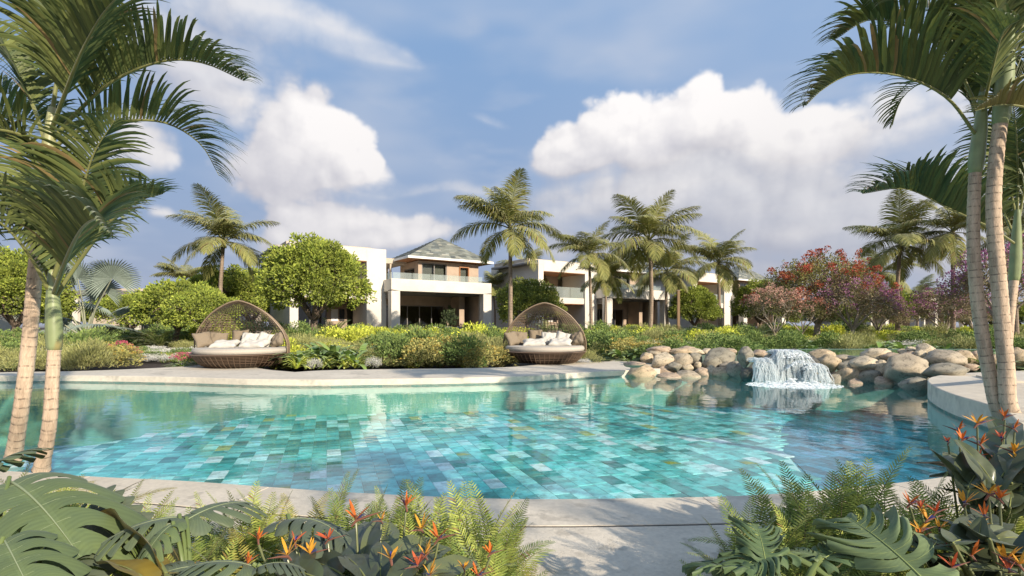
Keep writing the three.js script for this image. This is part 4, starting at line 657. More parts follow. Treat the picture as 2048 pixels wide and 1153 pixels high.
{
  const d = 4.7;
  gardenPalm('ringed palm with the higher crown leaning over the planted pool corner', [ground(26, 918, 0.03), ...path3(4.95, [[44, 800], [58, 680], [68, 560], [78, 470]])], [0.061, 0.055], path3(4.95, [[78, 472], [88, 380], [96, 300], [104, 215]]), [
    { pts: path3(4.95, [[100, 285], [150, 228], [230, 160, -0.15], [330, 122, -0.3], [405, 126, -0.4], [488, 162, -0.5]]) },
    { pts: path3(4.95, [[98, 300], [165, 258, 0.05], [240, 243, 0.15], [330, 246, 0.2], [400, 288, 0.25], [438, 352, 0.3]]) },
    { pts: path3(4.95, [[104, 225], [118, 130], [138, 40, -0.1], [150, -70, -0.3]]), o: { lift: 0.2, spread: 0.9 } },
    { pts: path3(4.95, [[92, 290], [60, 200, 0.2], [10, 115, 0.4], [-60, 60, 0.5], [-150, 60, 0.6]]) },
    { pts: path3(4.95, [[98, 270], [150, 140, 0.5], [200, 40, 0.9], [260, -20, 1.3], [330, -10, 1.6]]) },
    { pts: path3(4.95, [[90, 310], [40, 270, -0.2], [-40, 260, -0.4], [-120, 300, -0.6]]) },
    { pts: path3(4.95, [[100, 265], [170, 90, -0.6], [230, 0, -1.0], [290, -30, -1.2]]) },
  ], M.crownshaft);
  gardenPalm('shorter ringed palm with a low fanned crown at the pool corner', [ground(82, 940, 0.03), ...path3(4.62, [[98, 850], [104, 760], [108, 700]])], [0.056, 0.047], path3(4.62, [[108, 702], [107, 650], [105, 600], [103, 540]]), [
    { pts: path3(4.62, [[105, 560], [150, 430, -0.1], [186, 310, -0.2], [226, 245, -0.3]]), o: { lift: 0.3, spread: 0.9 } },
    { pts: path3(4.62, [[107, 600], [160, 520], [215, 450, -0.1], [270, 405, -0.2], [325, 388, -0.3]]), o: { leaf: 0.5 } },
    { pts: path3(4.62, [[104, 560], [104, 450, 0.1], [98, 360, 0.2], [80, 290, 0.3]]), o: { lift: 0.25, spread: 0.9 } },
    { pts: path3(4.62, [[103, 570], [60, 470], [20, 400, 0.1], [-30, 370, 0.2]]) },
    { pts: path3(4.62, [[102, 590], [50, 500, -0.2], [-10, 440, -0.4], [-90, 420, -0.6]]) },
    { pts: path3(4.62, [[104, 560], [125, 460, 0.4], [160, 390, 0.8], [200, 370, 1.1]]) },
    { pts: path3(4.62, [[106, 590], [140, 500, -0.5], [170, 450, -0.9], [200, 440, -1.2], [225, 470, -1.4]]) },
  ], M.crownshaftGreen);
  // a third one stands beyond the frame; its fronds reach in
  gardenPalm('ringed palm whose low fronds reach in beside the pair at the pool corner', [V(-6.1, 0.03, -4.9), V(-6.0, 1.2, -4.95), V(-5.9, 2.3, -5)], [0.075, 0.065], [V(-5.9, 2.3, -5), V(-5.86, 2.6, -5), V(-5.83, 2.95, -5)], [
    { pts: [V(-5.84, 2.85, -5), V(-5.3, 3.15, -5.0), V(-4.7, 3.0, -4.95), V(-4.2, 2.75, -4.9), V(-3.75, 2.72, -4.85)] }, { pts: [V(-5.84, 2.85, -5), V(-5.4, 3.3, -5.3), V(-4.9, 3.4, -5.5), V(-4.4, 3.1, -5.7), V(-4.2, 2.6, -5.8)] },
    { pts: [V(-5.84, 2.8, -5), V(-5.2, 2.75, -4.7), V(-4.7, 2.4, -4.5), V(-4.4, 1.9, -4.4)] }, { pts: [V(-5.85, 2.9, -5), V(-6.2, 3.6, -5), V(-6.9, 3.9, -4.9), V(-7.5, 3.6, -4.8)] }, { pts: [V(-5.85, 2.9, -5), V(-5.7, 3.6, -5.5), V(-5.6, 3.9, -6.1), V(-5.5, 3.6, -6.6)] },
  ], M.crownshaft);
}
{
  gardenPalm('ringed palm leaning towards the water beside the raised deck', [V(6.12, 0.05, -6.55), ...path3(6.3, [[2000, 830], [1978, 740], [1958, 620], [1948, 500], [1948, 420], [1951, 345]])], [0.074, 0.06], path3(6.3, [[1951, 347], [1956, 300], [1962, 250], [1966, 185]]), [
    { pts: path3(6.3, [[1956, 275], [1895, 196, -0.1], [1800, 152, -0.2], [1700, 150, -0.3], [1642, 182, -0.35], [1612, 212, -0.4]]), o: { leaf: 0.82, width: 0.026 } },
    { pts: path3(6.3, [[1962, 230], [1910, 130, 0.1], [1830, 60, 0.2], [1740, 40, 0.3], [1670, 80, 0.3]]), o: { leaf: 0.8, width: 0.026 } },
    { pts: path3(6.3, [[1962, 220], [1960, 120, 0.5], [1900, 40, 0.9], [1830, 20, 1.3], [1770, 60, 1.6]]), o: { leaf: 0.8 } },
    { pts: path3(6.3, [[1960, 250], [1925, 180, 0.5], [1860, 160, 0.9], [1810, 190, 1.2], [1785, 245, 1.4]]), o: { leaf: 0.6 } },
    { pts: path3(6.3, [[1966, 190], [1966, 80], [1960, -30, -0.1]]), o: { lift: 0.2, spread: 0.9, leaf: 0.7 } },
    { pts: path3(6.3, [[1968, 240], [2030, 160], [2110, 140], [2180, 190]]), o: { leaf: 0.75 } },
    { pts: path3(6.3, [[1964, 230], [1990, 120, -0.5], [2010, 60, -0.9], [2040, 40, -1.2]]), o: { leaf: 0.7 } },
  ], M.crownshaftGreen);
  gardenPalm('thick ringed palm with pale trunk standing behind the bird of paradise flowers', [V(6.28, 0.05, -6.3), ...path3(6.15, [[2026, 830], [2012, 720], [1998, 560], [1988, 420], [1992, 330], [2001, 248]])], [0.082, 0.068], path3(6.15, [[2001, 250], [2008, 190], [2014, 120], [2020, 30]]), [
    { pts: path3(6.15, [[2008, 150], [1975, 60, -0.2], [1925, -10, -0.4], [1860, -30, -0.6], [1790, 0, -0.7]]), o: { leaf: 0.8 } },
    { pts: path3(6.15, [[2008, 190], [1970, 130, 0.4], [1920, 110, 0.8], [1880, 140, 1.1]]), o: { leaf: 0.7 } },
    { pts: path3(6.15, [[2016, 110], [2070, 20], [2150, -20], [2230, 10]]) }, { pts: path3(6.15, [[2018, 100], [2030, -20], [2050, -130]]), o: { lift: 0.2, spread: 0.9 } },
    { pts: path3(6.15, [[2014, 170], [2070, 150, -0.3], [2130, 180, -0.5], [2180, 250, -0.7]]) }, { pts: path3(6.15, [[2010, 120], [1990, 0, -0.4], [1960, -90, -0.7]]) }, { pts: path3(6.15, [[2012, 130], [2000, 50, 0.6], [1990, 0, 1.1], [1990, -10, 1.6]]) },
    { pts: path3(6.15, [[2100, 235, 0.1], [2050, 215], [2000, 210, -0.15], [1950, 222, -0.3]]), o: { leaf: 0.4, pairs: 34, from: 0.1, c0: [0.16, 0.15, 0.03], c1: [0.22, 0.19, 0.05] } },
  ], M.crownshaftGreen);
  gardenPalm('slender ringed palm behind the pair at the raised deck', [ground(2012, 760, RIGHT_DECK), ...path3(7.6, [[2016, 690], [2022, 620], [2029, 560]])], [0.062, 0.054], path3(7.6, [[2029, 562], [2032, 520], [2034, 470], [2036, 420]]), [
    { pts: path3(7.6, [[2033, 490], [1980, 455, -0.2], [1900, 418, -0.4], [1810, 378, -0.6], [1725, 388, -0.7]]), o: { leaf: 0.85, width: 0.026, twist: -0.15 } },
    { pts: path3(7.6, [[2035, 440], [2036, 330], [2030, 230, -0.1], [2020, 170, -0.2]]), o: { lift: 0.15, spread: 0.95, leaf: 0.8 } },
    { pts: path3(7.6, [[2036, 450], [2060, 350], [2110, 290], [2180, 290]]) }, { pts: path3(7.6, [[2033, 480], [1990, 400, 0.4], [1930, 370, 0.8], [1880, 400, 1.1]]) }, { pts: path3(7.6, [[2036, 470], [2090, 440], [2150, 470], [2190, 540]]) }, { pts: path3(7.6, [[2034, 440], [2010, 330, 0.5], [1990, 270, 0.9], [1960, 260, 1.2]]) },
  ], M.crownshaftGreen);
}
// a palm of the same grove outside the frame; its crown shades the paving
{
  const grove = (label, x, z, h, n, seed, len = 1) => { const r = rng(seed), c = V(x, h, z), list = []; for (let k = 0; k < n; k++) { const a = k * 2.4 + r() * 0.4, e = 0.9 - 0.8 * k / n, L = (1.9 + 0.4 * r()) * len, pts = arch(L, e + 0.5, e - 1.1, 5).map((p) => V(x + Math.cos(a) * p.x, h + p.y, z + Math.sin(a) * p.x)); list.push({ pts, o: { seg: 3, dens: 22, width: 0.02, leaf: 0.66 } }); } gardenPalm(label, [V(x, 0.02, z), V(x + 0.1, h * 0.5, z), V(x, h - 0.8, z)], [0.08, 0.065], [V(x, h - 0.8, z), V(x, h - 0.4, z), V(x, h + 0.1, z)], list, M.crownshaft); };
  grove('ringed palm whose crown shades the near paving', 6.75, 3.1, 4.4, 22, 3, 0.85);
}
// silver fan palm
{
  const r = rng(66), b = ground(173, 693, FAR_DECK); b.multiplyScalar(0.86); b.y = 0.1;
  const o = thing('fan_palm', 'silver blue fan palm with large pleated leaves', 'palm tree', null, b.toArray());
  M.silver = leafMat(lin(1, 1, 1), 0.15, 0.1);
  const fan = [0, 1, 2].map((s) => { const g = new GB(), N = 44; for (let k = 0; k < N; k++) { const a = lerp(-2.45, 2.45, (k + 0.5) / N), da = 4.9 / N / 2, R = (1.06 - 0.14 * Math.abs(a) / 2.45) * (0.93 + 0.12 * r()), join = 0.58; const tn = 0.82 + 0.34 * r(); g.col = [0.235 * tn, 0.29 * tn, 0.245 * tn];
      const P = (q, ang, lift) => V(Math.sin(ang) * q, lift + 0.16 * q * q * Math.cos(a * 1.2) - 0.36 * q * q * q * (s + 1) * 0.4, Math.cos(ang) * q); const rows = []; for (const [q, w, l] of [[0.02, 1, 0], [0.3, 1, 0.018], [join, 1, 0.03], [0.8, 0.6, 0.012], [R, 0.04, -0.03 * r()]]) { const x = P(q, a - da * w, 0), y = P(q, a, l), z = P(q, a + da * w, 0); rows.push([g.v(x.x, x.y, x.z, 0, q), g.v(y.x, y.y, y.z, 0.5, q), g.v(z.x, z.y, z.z, 1, q)]); } for (let j = 0; j + 1 < rows.length; j++) for (let i = 0; i < 2; i++) g.quad(rows[j][i], rows[j][i + 1], rows[j + 1][i + 1], rows[j + 1][i]); } return g.geo(false); });
  part('trunk', new GB().tube([V(0, -0.1, 0), V(0, 0.35, 0), V(0, 0.75, 0)], [0.26, 0.22, 0.2], 12).geo(), M.palmBark, o);
  // stalk end (px, py), how the blade faces: pitch, turn
  const F = [[205, 582, 0, 1.15, 0.1], [150, 545, 0.4, 0.9, -0.3], [258, 622, -0.5, 0.3, 1.0], [235, 655, -0.2, -0.1, 0.8], [120, 640, -0.3, 0.2, -1.0], [95, 590, 0.2, 0.6, -0.8], [175, 560, 0.6, 1.1, 0.0], [245, 560, 0.7, 0.9, 0.5], [130, 660, 0.4, 0.0, -1.2], [205, 545, -0.6, 0.5, 0.3], [215, 650, 0.8, 0.0, 1.3], [160, 610, -0.8, 0.2, -0.2], [70, 625, 0.7, 0.2, -1.3]];
  F.forEach(([px, py, dz, pitch, turn], k) => {
    const e = away(px, py, -b.z).sub(b); e.z += dz; const leaf = part('leaf', fan[k % 3], M.silver, o); leaf.position.copy(e); leaf.rotation.order = 'YXZ'; leaf.rotation.set(-pitch, turn, (r() - 0.5) * 0.5); leaf.scale.setScalar(0.98 + 0.25 * r());
    const g = new GB(); g.col = [0.36, 0.38, 0.27]; g.tube([V(0, 0.55, 0), V(e.x * 0.35, lerp(0.6, e.y, 0.5), e.z * 0.35), e.clone()].map((p) => p.clone().sub(e)), [0.05, 0.036, 0.022], 6); const st = part('stalk', g.geo(), M.silver, o); st.position.copy(e);
  });
}

// ---------------------------------------------------------------- broad-leaved trees
function addLeaf(g, p, dir, len, wid, r) { const up = V(r() - 0.5, r() - 0.3, r() - 0.5).normalize(), s = V().crossVectors(dir, up).normalize().multiplyScalar(wid / 2), n = V().crossVectors(s, dir).normalize(), m = p.clone().addScaledVector(dir, len * 0.5).addScaledVector(n, len * 0.06), t = p.clone().addScaledVector(dir, len); const a = g.v(p.x, p.y, p.z, 0.5, 0), b = g.v(m.x - s.x, m.y - s.y, m.z - s.z, 0, 0.5), c = g.v(t.x, t.y, t.z, 0.5, 1), d = g.v(m.x + s.x, m.y + s.y, m.z + s.z, 1, 0.5); g.tri(a, b, c); g.tri(a, c, d); }
function treeParts(o, q) {                                    // limbs from the trunk to clumps, leaves in the clumps
  const r = rng(q.seed), wood = new GB(), leaf = new GB(), flower = new GB(), base = V(0, 0, 0), fork = V(q.lean ?? 0.1, q.trunk, 0.05);
  const bend = (a, b, k) => { const m = a.clone().lerp(b, 0.5); m.x += (r() - 0.5) * k; m.y += (r() - 0.2) * k; m.z += (r() - 0.5) * k; return new THREE.CatmullRomCurve3([a, m, b]).getPoints(6); };
  const tp = new THREE.CatmullRomCurve3([base.clone().setY(-0.2), V((r() - 0.5) * 0.2, q.trunk * 0.5, 0), fork]).getPoints(8); wood.tube(tp, (t) => q.rad * (1.25 - 0.4 * t + 0.5 * Math.exp(-t * 9)), 10);
  const limbs = []; for (let k = 0; k < q.limbs; k++) { const a = k / q.limbs * 6.28 + r() * 0.6, e = V(fork.x + Math.cos(a) * q.w * 0.30 * (0.7 + 0.5 * r()), lerp(fork.y, q.h, 0.38 + 0.2 * r()), Math.sin(a) * q.w * 0.30); wood.tube(bend(fork, e, q.w * 0.09), (t) => q.rad * (0.62 - 0.34 * t), 7); limbs.push(e); }
  const cy = q.crown0, ch = q.h - cy;
  for (let k = 0; k < q.clumps; k++) {
    const a = r() * 6.283, u = r(), e = Math.sqrt(1 - u * u), sh = q.shell ? (r() < 0.84 ? 0.80 + 0.2 * r() : 0.35 + 0.4 * r()) : 0.45 + 0.55 * Math.sqrt(r()), lump = 0.76 + 0.48 * noise3(Math.cos(a) * 1.9 + q.seed, u * 2.2, Math.sin(a) * 1.7);
    const c = V(fork.x + Math.cos(a) * e * q.w / 2 * sh * lump, cy + Math.pow(u, q.dome ?? 0.9) * ch * sh * lump + (r() - 0.5) * 0.15, Math.sin(a) * e * q.w / 2 * sh * lump);
    if (u < 0.28 && r() < 0.6) c.y -= r() * (q.skirt ?? 0.25);
    if (k % 3 === 0) { let near = limbs[0]; for (const l of limbs) if (l.distanceTo(c) < near.distanceTo(c)) near = l; wood.tube(bend(near, c, 0.2), (t) => q.rad * (0.26 - 0.2 * t), 5, false); }
    const tone = 0.72 + 0.5 * r(), cr = q.clumpR * (0.7 + 0.6 * r()), out = V(c.x - fork.x, (c.y - cy) + 0.4, c.z).normalize();
    for (let j = 0; j < q.leaves; j++) {
      const d = V(r() * 2 - 1, r() * 2 - 1, r() * 2 - 1).normalize(), p = c.clone().addScaledVector(d, cr * Math.cbrt(r())); p.y -= 0.12 * cr; const dir = d.clone().multiplyScalar(0.8).addScaledVector(out, 0.7).add(V((r() - 0.5) * 0.8, (r() - 0.62) * 0.8, (r() - 0.5) * 0.8)).normalize();
      const t = tone * (0.75 + 0.5 * r()), m = r(); leaf.col = [lerp(q.c0[0], q.c1[0], m) * t, lerp(q.c0[1], q.c1[1], m) * t, lerp(q.c0[2], q.c1[2], m) * t]; addLeaf(leaf, p, dir, q.ll * (0.7 + 0.6 * r()), q.lw * (0.7 + 0.6 * r()), r);
    }
    if (q.flower && r() < q.flowerShare && (c.y > cy + ch * (q.flowerLow ?? 0))) for (let hds = 0; hds < (q.heads ?? 1); hds++) {
      const fc = c.clone().addScaledVector(out, cr * (0.75 + 0.35 * r())).add(V((r() - 0.5) * cr, (r() - 0.3) * cr, (r() - 0.5) * cr)), fm = r();
      for (let j = 0; j < q.petals; j++) { const d = V(r() * 2 - 1, r() * 2 - 0.7, r() * 2 - 1).normalize(), p = fc.clone().addScaledVector(d, q.flowerR * (0.4 + 0.6 * r())), t = 0.7 + 0.6 * r(); flower.col = [lerp(q.flower[0][0], q.flower[1][0], fm) * t, lerp(q.flower[0][1], q.flower[1][1], fm) * t, lerp(q.flower[0][2], q.flower[1][2], fm) * t]; addLeaf(flower, p, d, q.petal, q.petal * 0.8, r); }
    }
  }
  part('trunk', wood.geo(), q.bark ?? M.treeBark, o); part('crown', leaf.geo(), M.treeLeaf, o); if (q.flower) part('blossom', flower.geo(), M.petal, o);
}
M.treeBark = std(lin(0.22, 0.165, 0.125), 0.9, { map: rep(T.rock, 3, 1), bumpMap: rep(T.rock, 3, 1), bumpScale: 0.01 });
M.paleBark = std(lin(0.42, 0.36, 0.29), 0.9, { map: rep(T.rock, 3, 1), bumpMap: rep(T.rock, 3, 1), bumpScale: 0.008 });
M.treeLeaf = leafMat(lin(1, 1, 1), 0.2, 0.06); M.petal = leafMat(lin(1, 1, 1), 0.35, 0);
const LIME0 = [0.18, 0.25, 0.035], LIME1 = [0.40, 0.45, 0.07], DEEP0 = [0.15, 0.21, 0.04], DEEP1 = [0.2, 0.24, 0.05];
function tree(name, label, px, d, q, group) { const c = away(px, 600, d), o = thing(name, label, 'tree', group, [c.x, VBASE - 0.15, c.z], q.turn ?? 0); treeParts(o, q); return o; }
const round = { trunk: 1.5, rad: 0.2, limbs: 6, w: 4.55, h: 5.6, crown0: 2.65, clumps: 380, leaves: 84, clumpR: 0.31, ll: 0.15, lw: 0.09, c0: LIME0, c1: LIME1, shell: true, skirt: 0.35, dome: 0.8 };
const round1 = tree('shade_tree', 'large round crowned tree with twisted trunk before the first villa', 624, 27.5, { ...round, seed: 41 }, 'round shade trees');
const copyTree = (src, label, px, d, s, turn, sy = s) => { const c = away(px, 600, d), o = dup(src, label); o.position.set(c.x, VBASE - 0.15, c.z); o.rotation.y = turn; o.scale.set(s, sy, s); return o; };
copyTree(round1, 'shade tree behind the coconut palm of the path daybed', 452, 37, 1.05, 2.1, 0.92); copyTree(round1, 'shade tree touching the low flat roofed house', 505, 43, 1.0, 4.0);
copyTree(round1, 'shade tree behind the fan palm beside the white garden house', 25, 24, 0.78, 1.1, 0.8); copyTree(round1, 'shade tree between the second and third villas', 1392, 46, 0.82, 3.3, 0.80); copyTree(round1, 'shade tree touching the third villa beside the red tree', 1520, 50, 0.95, 5.1); copyTree(round1, 'shade tree in front of the fourth villa', 1800, 66, 1.05, 0.5, 0.95);
const spread1 = tree('shade_tree', 'small spreading tree with forked trunk beside the path', 352, 26, { ...round, seed: 52, trunk: 1.0, rad: 0.13, w: 3.6, h: 3.2, crown0: 1.85, clumps: 190, leaves: 60, clumpR: 0.3, limbs: 5, ll: 0.13 }, 'round shade trees');
copyTree(spread1, 'low spreading tree beside the bollard', 405, 25, 0.85, 2.4); copyTree(spread1, 'low spreading tree at the far end of the path', 262, 34, 0.95, 4.1);
tree('shade_tree', 'dark green tree between the first villa and the tall coconut palm', 1052, 38, { ...round, seed: 63, trunk: 1.3, w: 4.2, h: 4.3, crown0: 2.1, clumps: 260, c0: DEEP0, c1: [0.36, 0.38, 0.08], rad: 0.15 }, 'round shade trees');
// trees closing the view beyond the villas
[[1180, 74, 1.15], [1290, 86, 1.3], [1480, 84, 1.2], [1560, 76, 1.05], [1640, 92, 1.3], [1700, 80, 1.1], [1850, 118, 1.5], [1930, 88, 1.15], [1985, 74, 1.1], [2050, 66, 1.0], [300, 62, 1.1], [210, 56, 1.0], [120, 60, 1.0], [30, 52, 1.0], [560, 66, 1.0], [1075, 62, 0.95]].forEach(([px, d, s], k) => { const o = copyTree(round1, 'shade tree beyond the villas closing the view', px, d, s, k * 1.7, s * 0.72); o.userData.group = 'trees beyond the villas'; });
// flowering trees
const red = { seed: 71, trunk: 1.35, rad: 0.2, limbs: 7, w: 7.2, h: 5.4, crown0: 2.7, clumps: 360, leaves: 46, clumpR: 0.42, ll: 0.14, lw: 0.06, c0: [0.17, 0.19, 0.05], c1: [0.34, 0.30, 0.10], dome: 0.75, flower: [[0.36, 0.05, 0.03], [0.48, 0.14, 0.06]], flowerShare: 0.34, petals: 40, flowerR: 0.17, petal: 0.09, bark: M.paleBark, heads: 2 };
tree('flowering_tree', 'wide red flowering tree above the shrubs', 1632, 34, red, 'flowering trees');
const purple = { seed: 82, trunk: 1.0, rad: 0.12, limbs: 6, w: 4.2, h: 4.0, crown0: 2.0, clumps: 230, leaves: 36, clumpR: 0.34, ll: 0.11, lw: 0.05, c0: [0.20, 0.20, 0.08], c1: [0.36, 0.27, 0.17], flower: [[0.34, 0.11, 0.27], [0.46, 0.21, 0.35]], flowerShare: 0.34, petals: 20, flowerR: 0.2, petal: 0.08, bark: M.paleBark, heads: 2 };
const purple1 = tree('flowering_tree', 'purple flowering tree beneath the red one', 1702, 31, purple, 'flowering trees');
copyTree(purple1, 'purple flowering tree between the coconut palm trunks', 1892, 37, 1.0, 1.3, 0.92); copyTree(purple1, 'tall purple flowering tree behind the leaning palm trunks', 2010, 26, 1.05, 2.5, 1.25); copyTree(purple1, 'pale purple tree next to the white wall of the fourth villa', 1948, 42, 1.05, 4.2, 0.95); copyTree(purple1, 'purple flowering tree half behind the red tree', 1755, 37, 0.85, 5.2, 0.85);
tree('flowering_tree', 'thin pale pink flowering tree before the third villa', 1545, 30, { ...purple, seed: 95, w: 2.9, h: 3.1, trunk: 0.8, rad: 0.07, clumps: 110, leaves: 26, c0: [0.12, 0.12, 0.05], c1: [0.2, 0.17, 0.1], flower: [[0.55, 0.28, 0.22], [0.6, 0.4, 0.3]], flowerShare: 0.5, petals: 20 }, 'flowering trees');
tree('flowering_tree', 'slim olive tree with sparse coral blossom beside the pink one', 1600, 31, { ...purple, seed: 97, w: 2.6, h: 2.6, trunk: 0.8, rad: 0.07, clumps: 100, leaves: 30, c0: [0.10, 0.11, 0.03], c1: [0.18, 0.16, 0.06], flower: [[0.45, 0.12, 0.08], [0.5, 0.24, 0.16]], flowerShare: 0.35, petals: 18 }, 'flowering trees');

// ---------------------------------------------------------------- shrubs and planting
function bushGeo(seed, q) {                                   // a mound of small leaves on short twigs
  const r = rng(seed), g = new GB(), f = new GB();
  const clumps = q.clumps ?? 34;
  for (let k = 0; k < clumps; k++) {
    const a = r() * 6.283, u = Math.pow(r(), 0.7), e = Math.sqrt(1 - u * u * 0.9), lump = 0.8 + 0.4 * r(), c = V(Math.cos(a) * e * q.w / 2 * lump * (0.55 + 0.45 * r()), 0.1 + u * (q.h - 0.12) * lump, Math.sin(a) * e * q.w / 2 * lump * (0.55 + 0.45 * r())), tone = 0.75 + 0.45 * r(), out = V(c.x, c.y * 0.9 + 0.1, c.z).normalize();
    for (let j = 0; j < q.n; j++) {
      const d = V(r() * 2 - 1, r() * 2 - 1, r() * 2 - 1).normalize(), p = c.clone().addScaledVector(d, q.cr * Math.cbrt(r())); if (p.y < 0.01) p.y = 0.02 + 0.05 * r();
      const dir = d.multiplyScalar(0.55).addScaledVector(out, 0.5).add(V(0, q.upright ?? 0.25, 0)).normalize(), m = r(), t = tone * (0.72 + 0.55 * r()); g.col = [0, 1, 2].map((i) => lerp(q.c0[i], q.c1[i], m) * t); addLeaf(g, p, dir, q.ll * (0.6 + 0.8 * r()), q.lw * (0.7 + 0.6 * r()), r);
    }
    if (q.fl && r() < q.fs) for (let hd = 0; hd < (q.heads ?? 1); hd++) { const fc = c.clone().addScaledVector(out, q.cr * (0.8 + 0.4 * r())).add(V((r() - 0.5) * q.cr, 0, (r() - 0.5) * q.cr)); for (let j = 0; j < q.petals; j++) { const d = V(r() * 2 - 1, r() * 1.6 - 0.4, r() * 2 - 1).normalize(), t = 0.75 + 0.5 * r(); f.col = q.fl.map((x) => x * t); addLeaf(f, fc.clone().addScaledVector(d, q.fr * 0.6), d, q.fr, q.fr * 0.9, r); } }
  }
  return [g.geo(), q.fl ? f.geo() : null];
}
function strapGeo(seed, q) {                                  // a rosette of long arching leaves
  const r = rng(seed), g = new GB();
  for (let k = 0; k < q.n; k++) {
    const a = k * 2.4 + r() * 0.6, lvl = k / q.n, L = q.len * (0.7 + 0.45 * r()), e0 = lerp(1.35, 0.55, lvl) + (r() - 0.5) * 0.3, cs = [], ws = [], ac = V(-Math.sin(a), 0, Math.cos(a)), p = V(Math.cos(a) * 0.03, (q.stem ?? 0.02) * (0.3 + r()), Math.sin(a) * 0.03); let e = e0; const tone = 0.75 + 0.5 * r(), m = r(); g.col = [0, 1, 2].map((i) => lerp(q.c0[i], q.c1[i], m) * tone);
    for (let j = 0; j <= 7; j++) { const t = j / 7; cs.push(p.clone()); ws.push(q.w * (q.paddle ? Math.pow(Math.sin(Math.PI * clamp(0.04 + 0.94 * Math.pow(t, 0.85))), 0.7) * (t < 0.25 ? 0.3 + 2.8 * t : 1) : Math.sqrt(1 - t * t * 0.985) * (0.6 + 0.4 * Math.sin(t * 3)))); e -= (q.bend ?? 1.5) / 7 * (0.5 + t); p.x += Math.cos(a) * Math.cos(e) * L / 7; p.z += Math.sin(a) * Math.cos(e) * L / 7; p.y += Math.sin(e) * L / 7; if (p.y < 0.02) p.y = 0.02; }
    g.strip(cs, cs.map(() => ac), ws, q.fold ?? 0.25);
  }
  return [g.geo(), null];
}
function featherGeo(seed, q) { const r = rng(seed), list = []; for (let k = 0; k < q.n; k++) { const lvl = k / q.n, f = frondOn(arch(q.len * (0.8 + 0.4 * r()), lerp(1.3, 0.5, lvl), lerp(0.3, -0.7, lvl), 7), { seed: seed + k, pairs: 20, leaf: 0.28, width: 0.014, c0: q.c0, c1: q.c1, grav: 0.35, from: 0.16, forward: 0.5, spread: 0.8, lift: 0.35, seg: 2, rr: 0.01, rseg: 7, rsides: 4 }); f.rotateY(k * 2.4 + r() * 0.5); f.translate(0, 0.12, 0); list.push(f); } const m = mergeGeometries(list); return [m, null]; }
M.shrubLeaf = leafMat(lin(1, 1, 1), 0.2, 0.05); M.glossLeaf = leafMat(lin(1, 1, 1), 0.28, 0.25, { map: null });
const KIND = {
  lantana: { name: 'lantana_shrub', geo: [1, 2, 3].map((s) => bushGeo(1000 + s, { w: 1.3, h: 0.92, clumps: 72, n: 26, cr: 0.17, ll: 0.075, lw: 0.042, c0: [0.283, 0.294, 0.083], c1: [0.566, 0.510, 0.186], fl: [0.62, 0.43, 0.07], fs: 0.6, heads: 2, petals: 9, fr: 0.036 })), words: 'olive green shrub with small yellow flowers' },
  lime: { name: 'lime_shrub', geo: [1, 2].map((s) => bushGeo(1010 + s, { w: 1.5, h: 0.8, clumps: 60, n: 26, cr: 0.2, ll: 0.10, lw: 0.05, c0: [0.413, 0.500, 0.048], c1: [0.700, 0.700, 0.109] })), words: 'bright lime green mounded shrub' },
  dark: { name: 'dark_shrub', geo: [1, 2].map((s) => bushGeo(1020 + s, { w: 1.3, h: 0.95, clumps: 60, n: 26, cr: 0.19, ll: 0.10, lw: 0.05, c0: [0.109, 0.186, 0.048], c1: [0.251, 0.326, 0.087] })), words: 'dense dark green shrub' },
  silver: { name: 'silver_shrub', geo: [1, 2].map((s) => bushGeo(1030 + s, { w: 1.1, h: 0.55, clumps: 48, n: 26, cr: 0.16, ll: 0.07, lw: 0.018, upright: 0.5, c0: [0.544, 0.544, 0.435], c1: [0.700, 0.700, 0.700] })), words: 'fine silvery grey shrub' },
  olive: { name: 'feathery_shrub', geo: [1, 2].map((s) => bushGeo(1040 + s, { w: 1.2, h: 0.85, clumps: 56, n: 30, cr: 0.2, ll: 0.14, lw: 0.016, upright: 0.8, c0: [0.252, 0.272, 0.087], c1: [0.473, 0.470, 0.191] })), words: 'feathery straw green shrub' },
  pink: { name: 'pink_shrub', geo: [bushGeo(1051, { w: 0.95, h: 0.5, clumps: 44, n: 18, cr: 0.15, ll: 0.08, lw: 0.035, c0: [0.174, 0.261, 0.065], c1: [0.348, 0.413, 0.109], fl: [0.58, 0.13, 0.19], fs: 0.95, heads: 3, petals: 14, fr: 0.04 })], words: 'low shrub covered in pink flowers' },
  broad: { name: 'broadleaf_plant', geo: [1, 2, 3].map((s) => strapGeo(1060 + s, { n: 20, len: 0.92, w: 0.085, paddle: true, stem: 0.18, bend: 1.6, c0: [0.109, 0.207, 0.043], c1: [0.283, 0.392, 0.077] })), gloss: true, words: 'leafy plant with broad dark green leaves' },
  bright: { name: 'bright_strap_plant', geo: [1, 2].map((s) => strapGeo(1070 + s, { n: 22, len: 0.66, w: 0.035, bend: 1.3, c0: [0.522, 0.652, 0.065], c1: [0.700, 0.700, 0.152] })), gloss: true, words: 'yellow green plant with pointed strap leaves' },
  strap: { name: 'strap_plant', geo: [1, 2].map((s) => strapGeo(1080 + s, { n: 26, len: 0.75, w: 0.032, bend: 1.7, c0: [0.174, 0.273, 0.055], c1: [0.413, 0.478, 0.109] })), gloss: true, words: 'green clump of arching strap leaves' },
  cycad: { name: 'dwarf_palm', geo: [1, 2].map((s) => featherGeo(1090 + s * 40, { n: 22, len: 1.25, c0: [0.131, 0.207, 0.043], c1: [0.304, 0.358, 0.087] })), gloss: true, words: 'dwarf palm with feathery dark fronds' },
};
for (const k of Object.values(KIND)) k.proto = k.geo.map(() => null);
const planted = {};
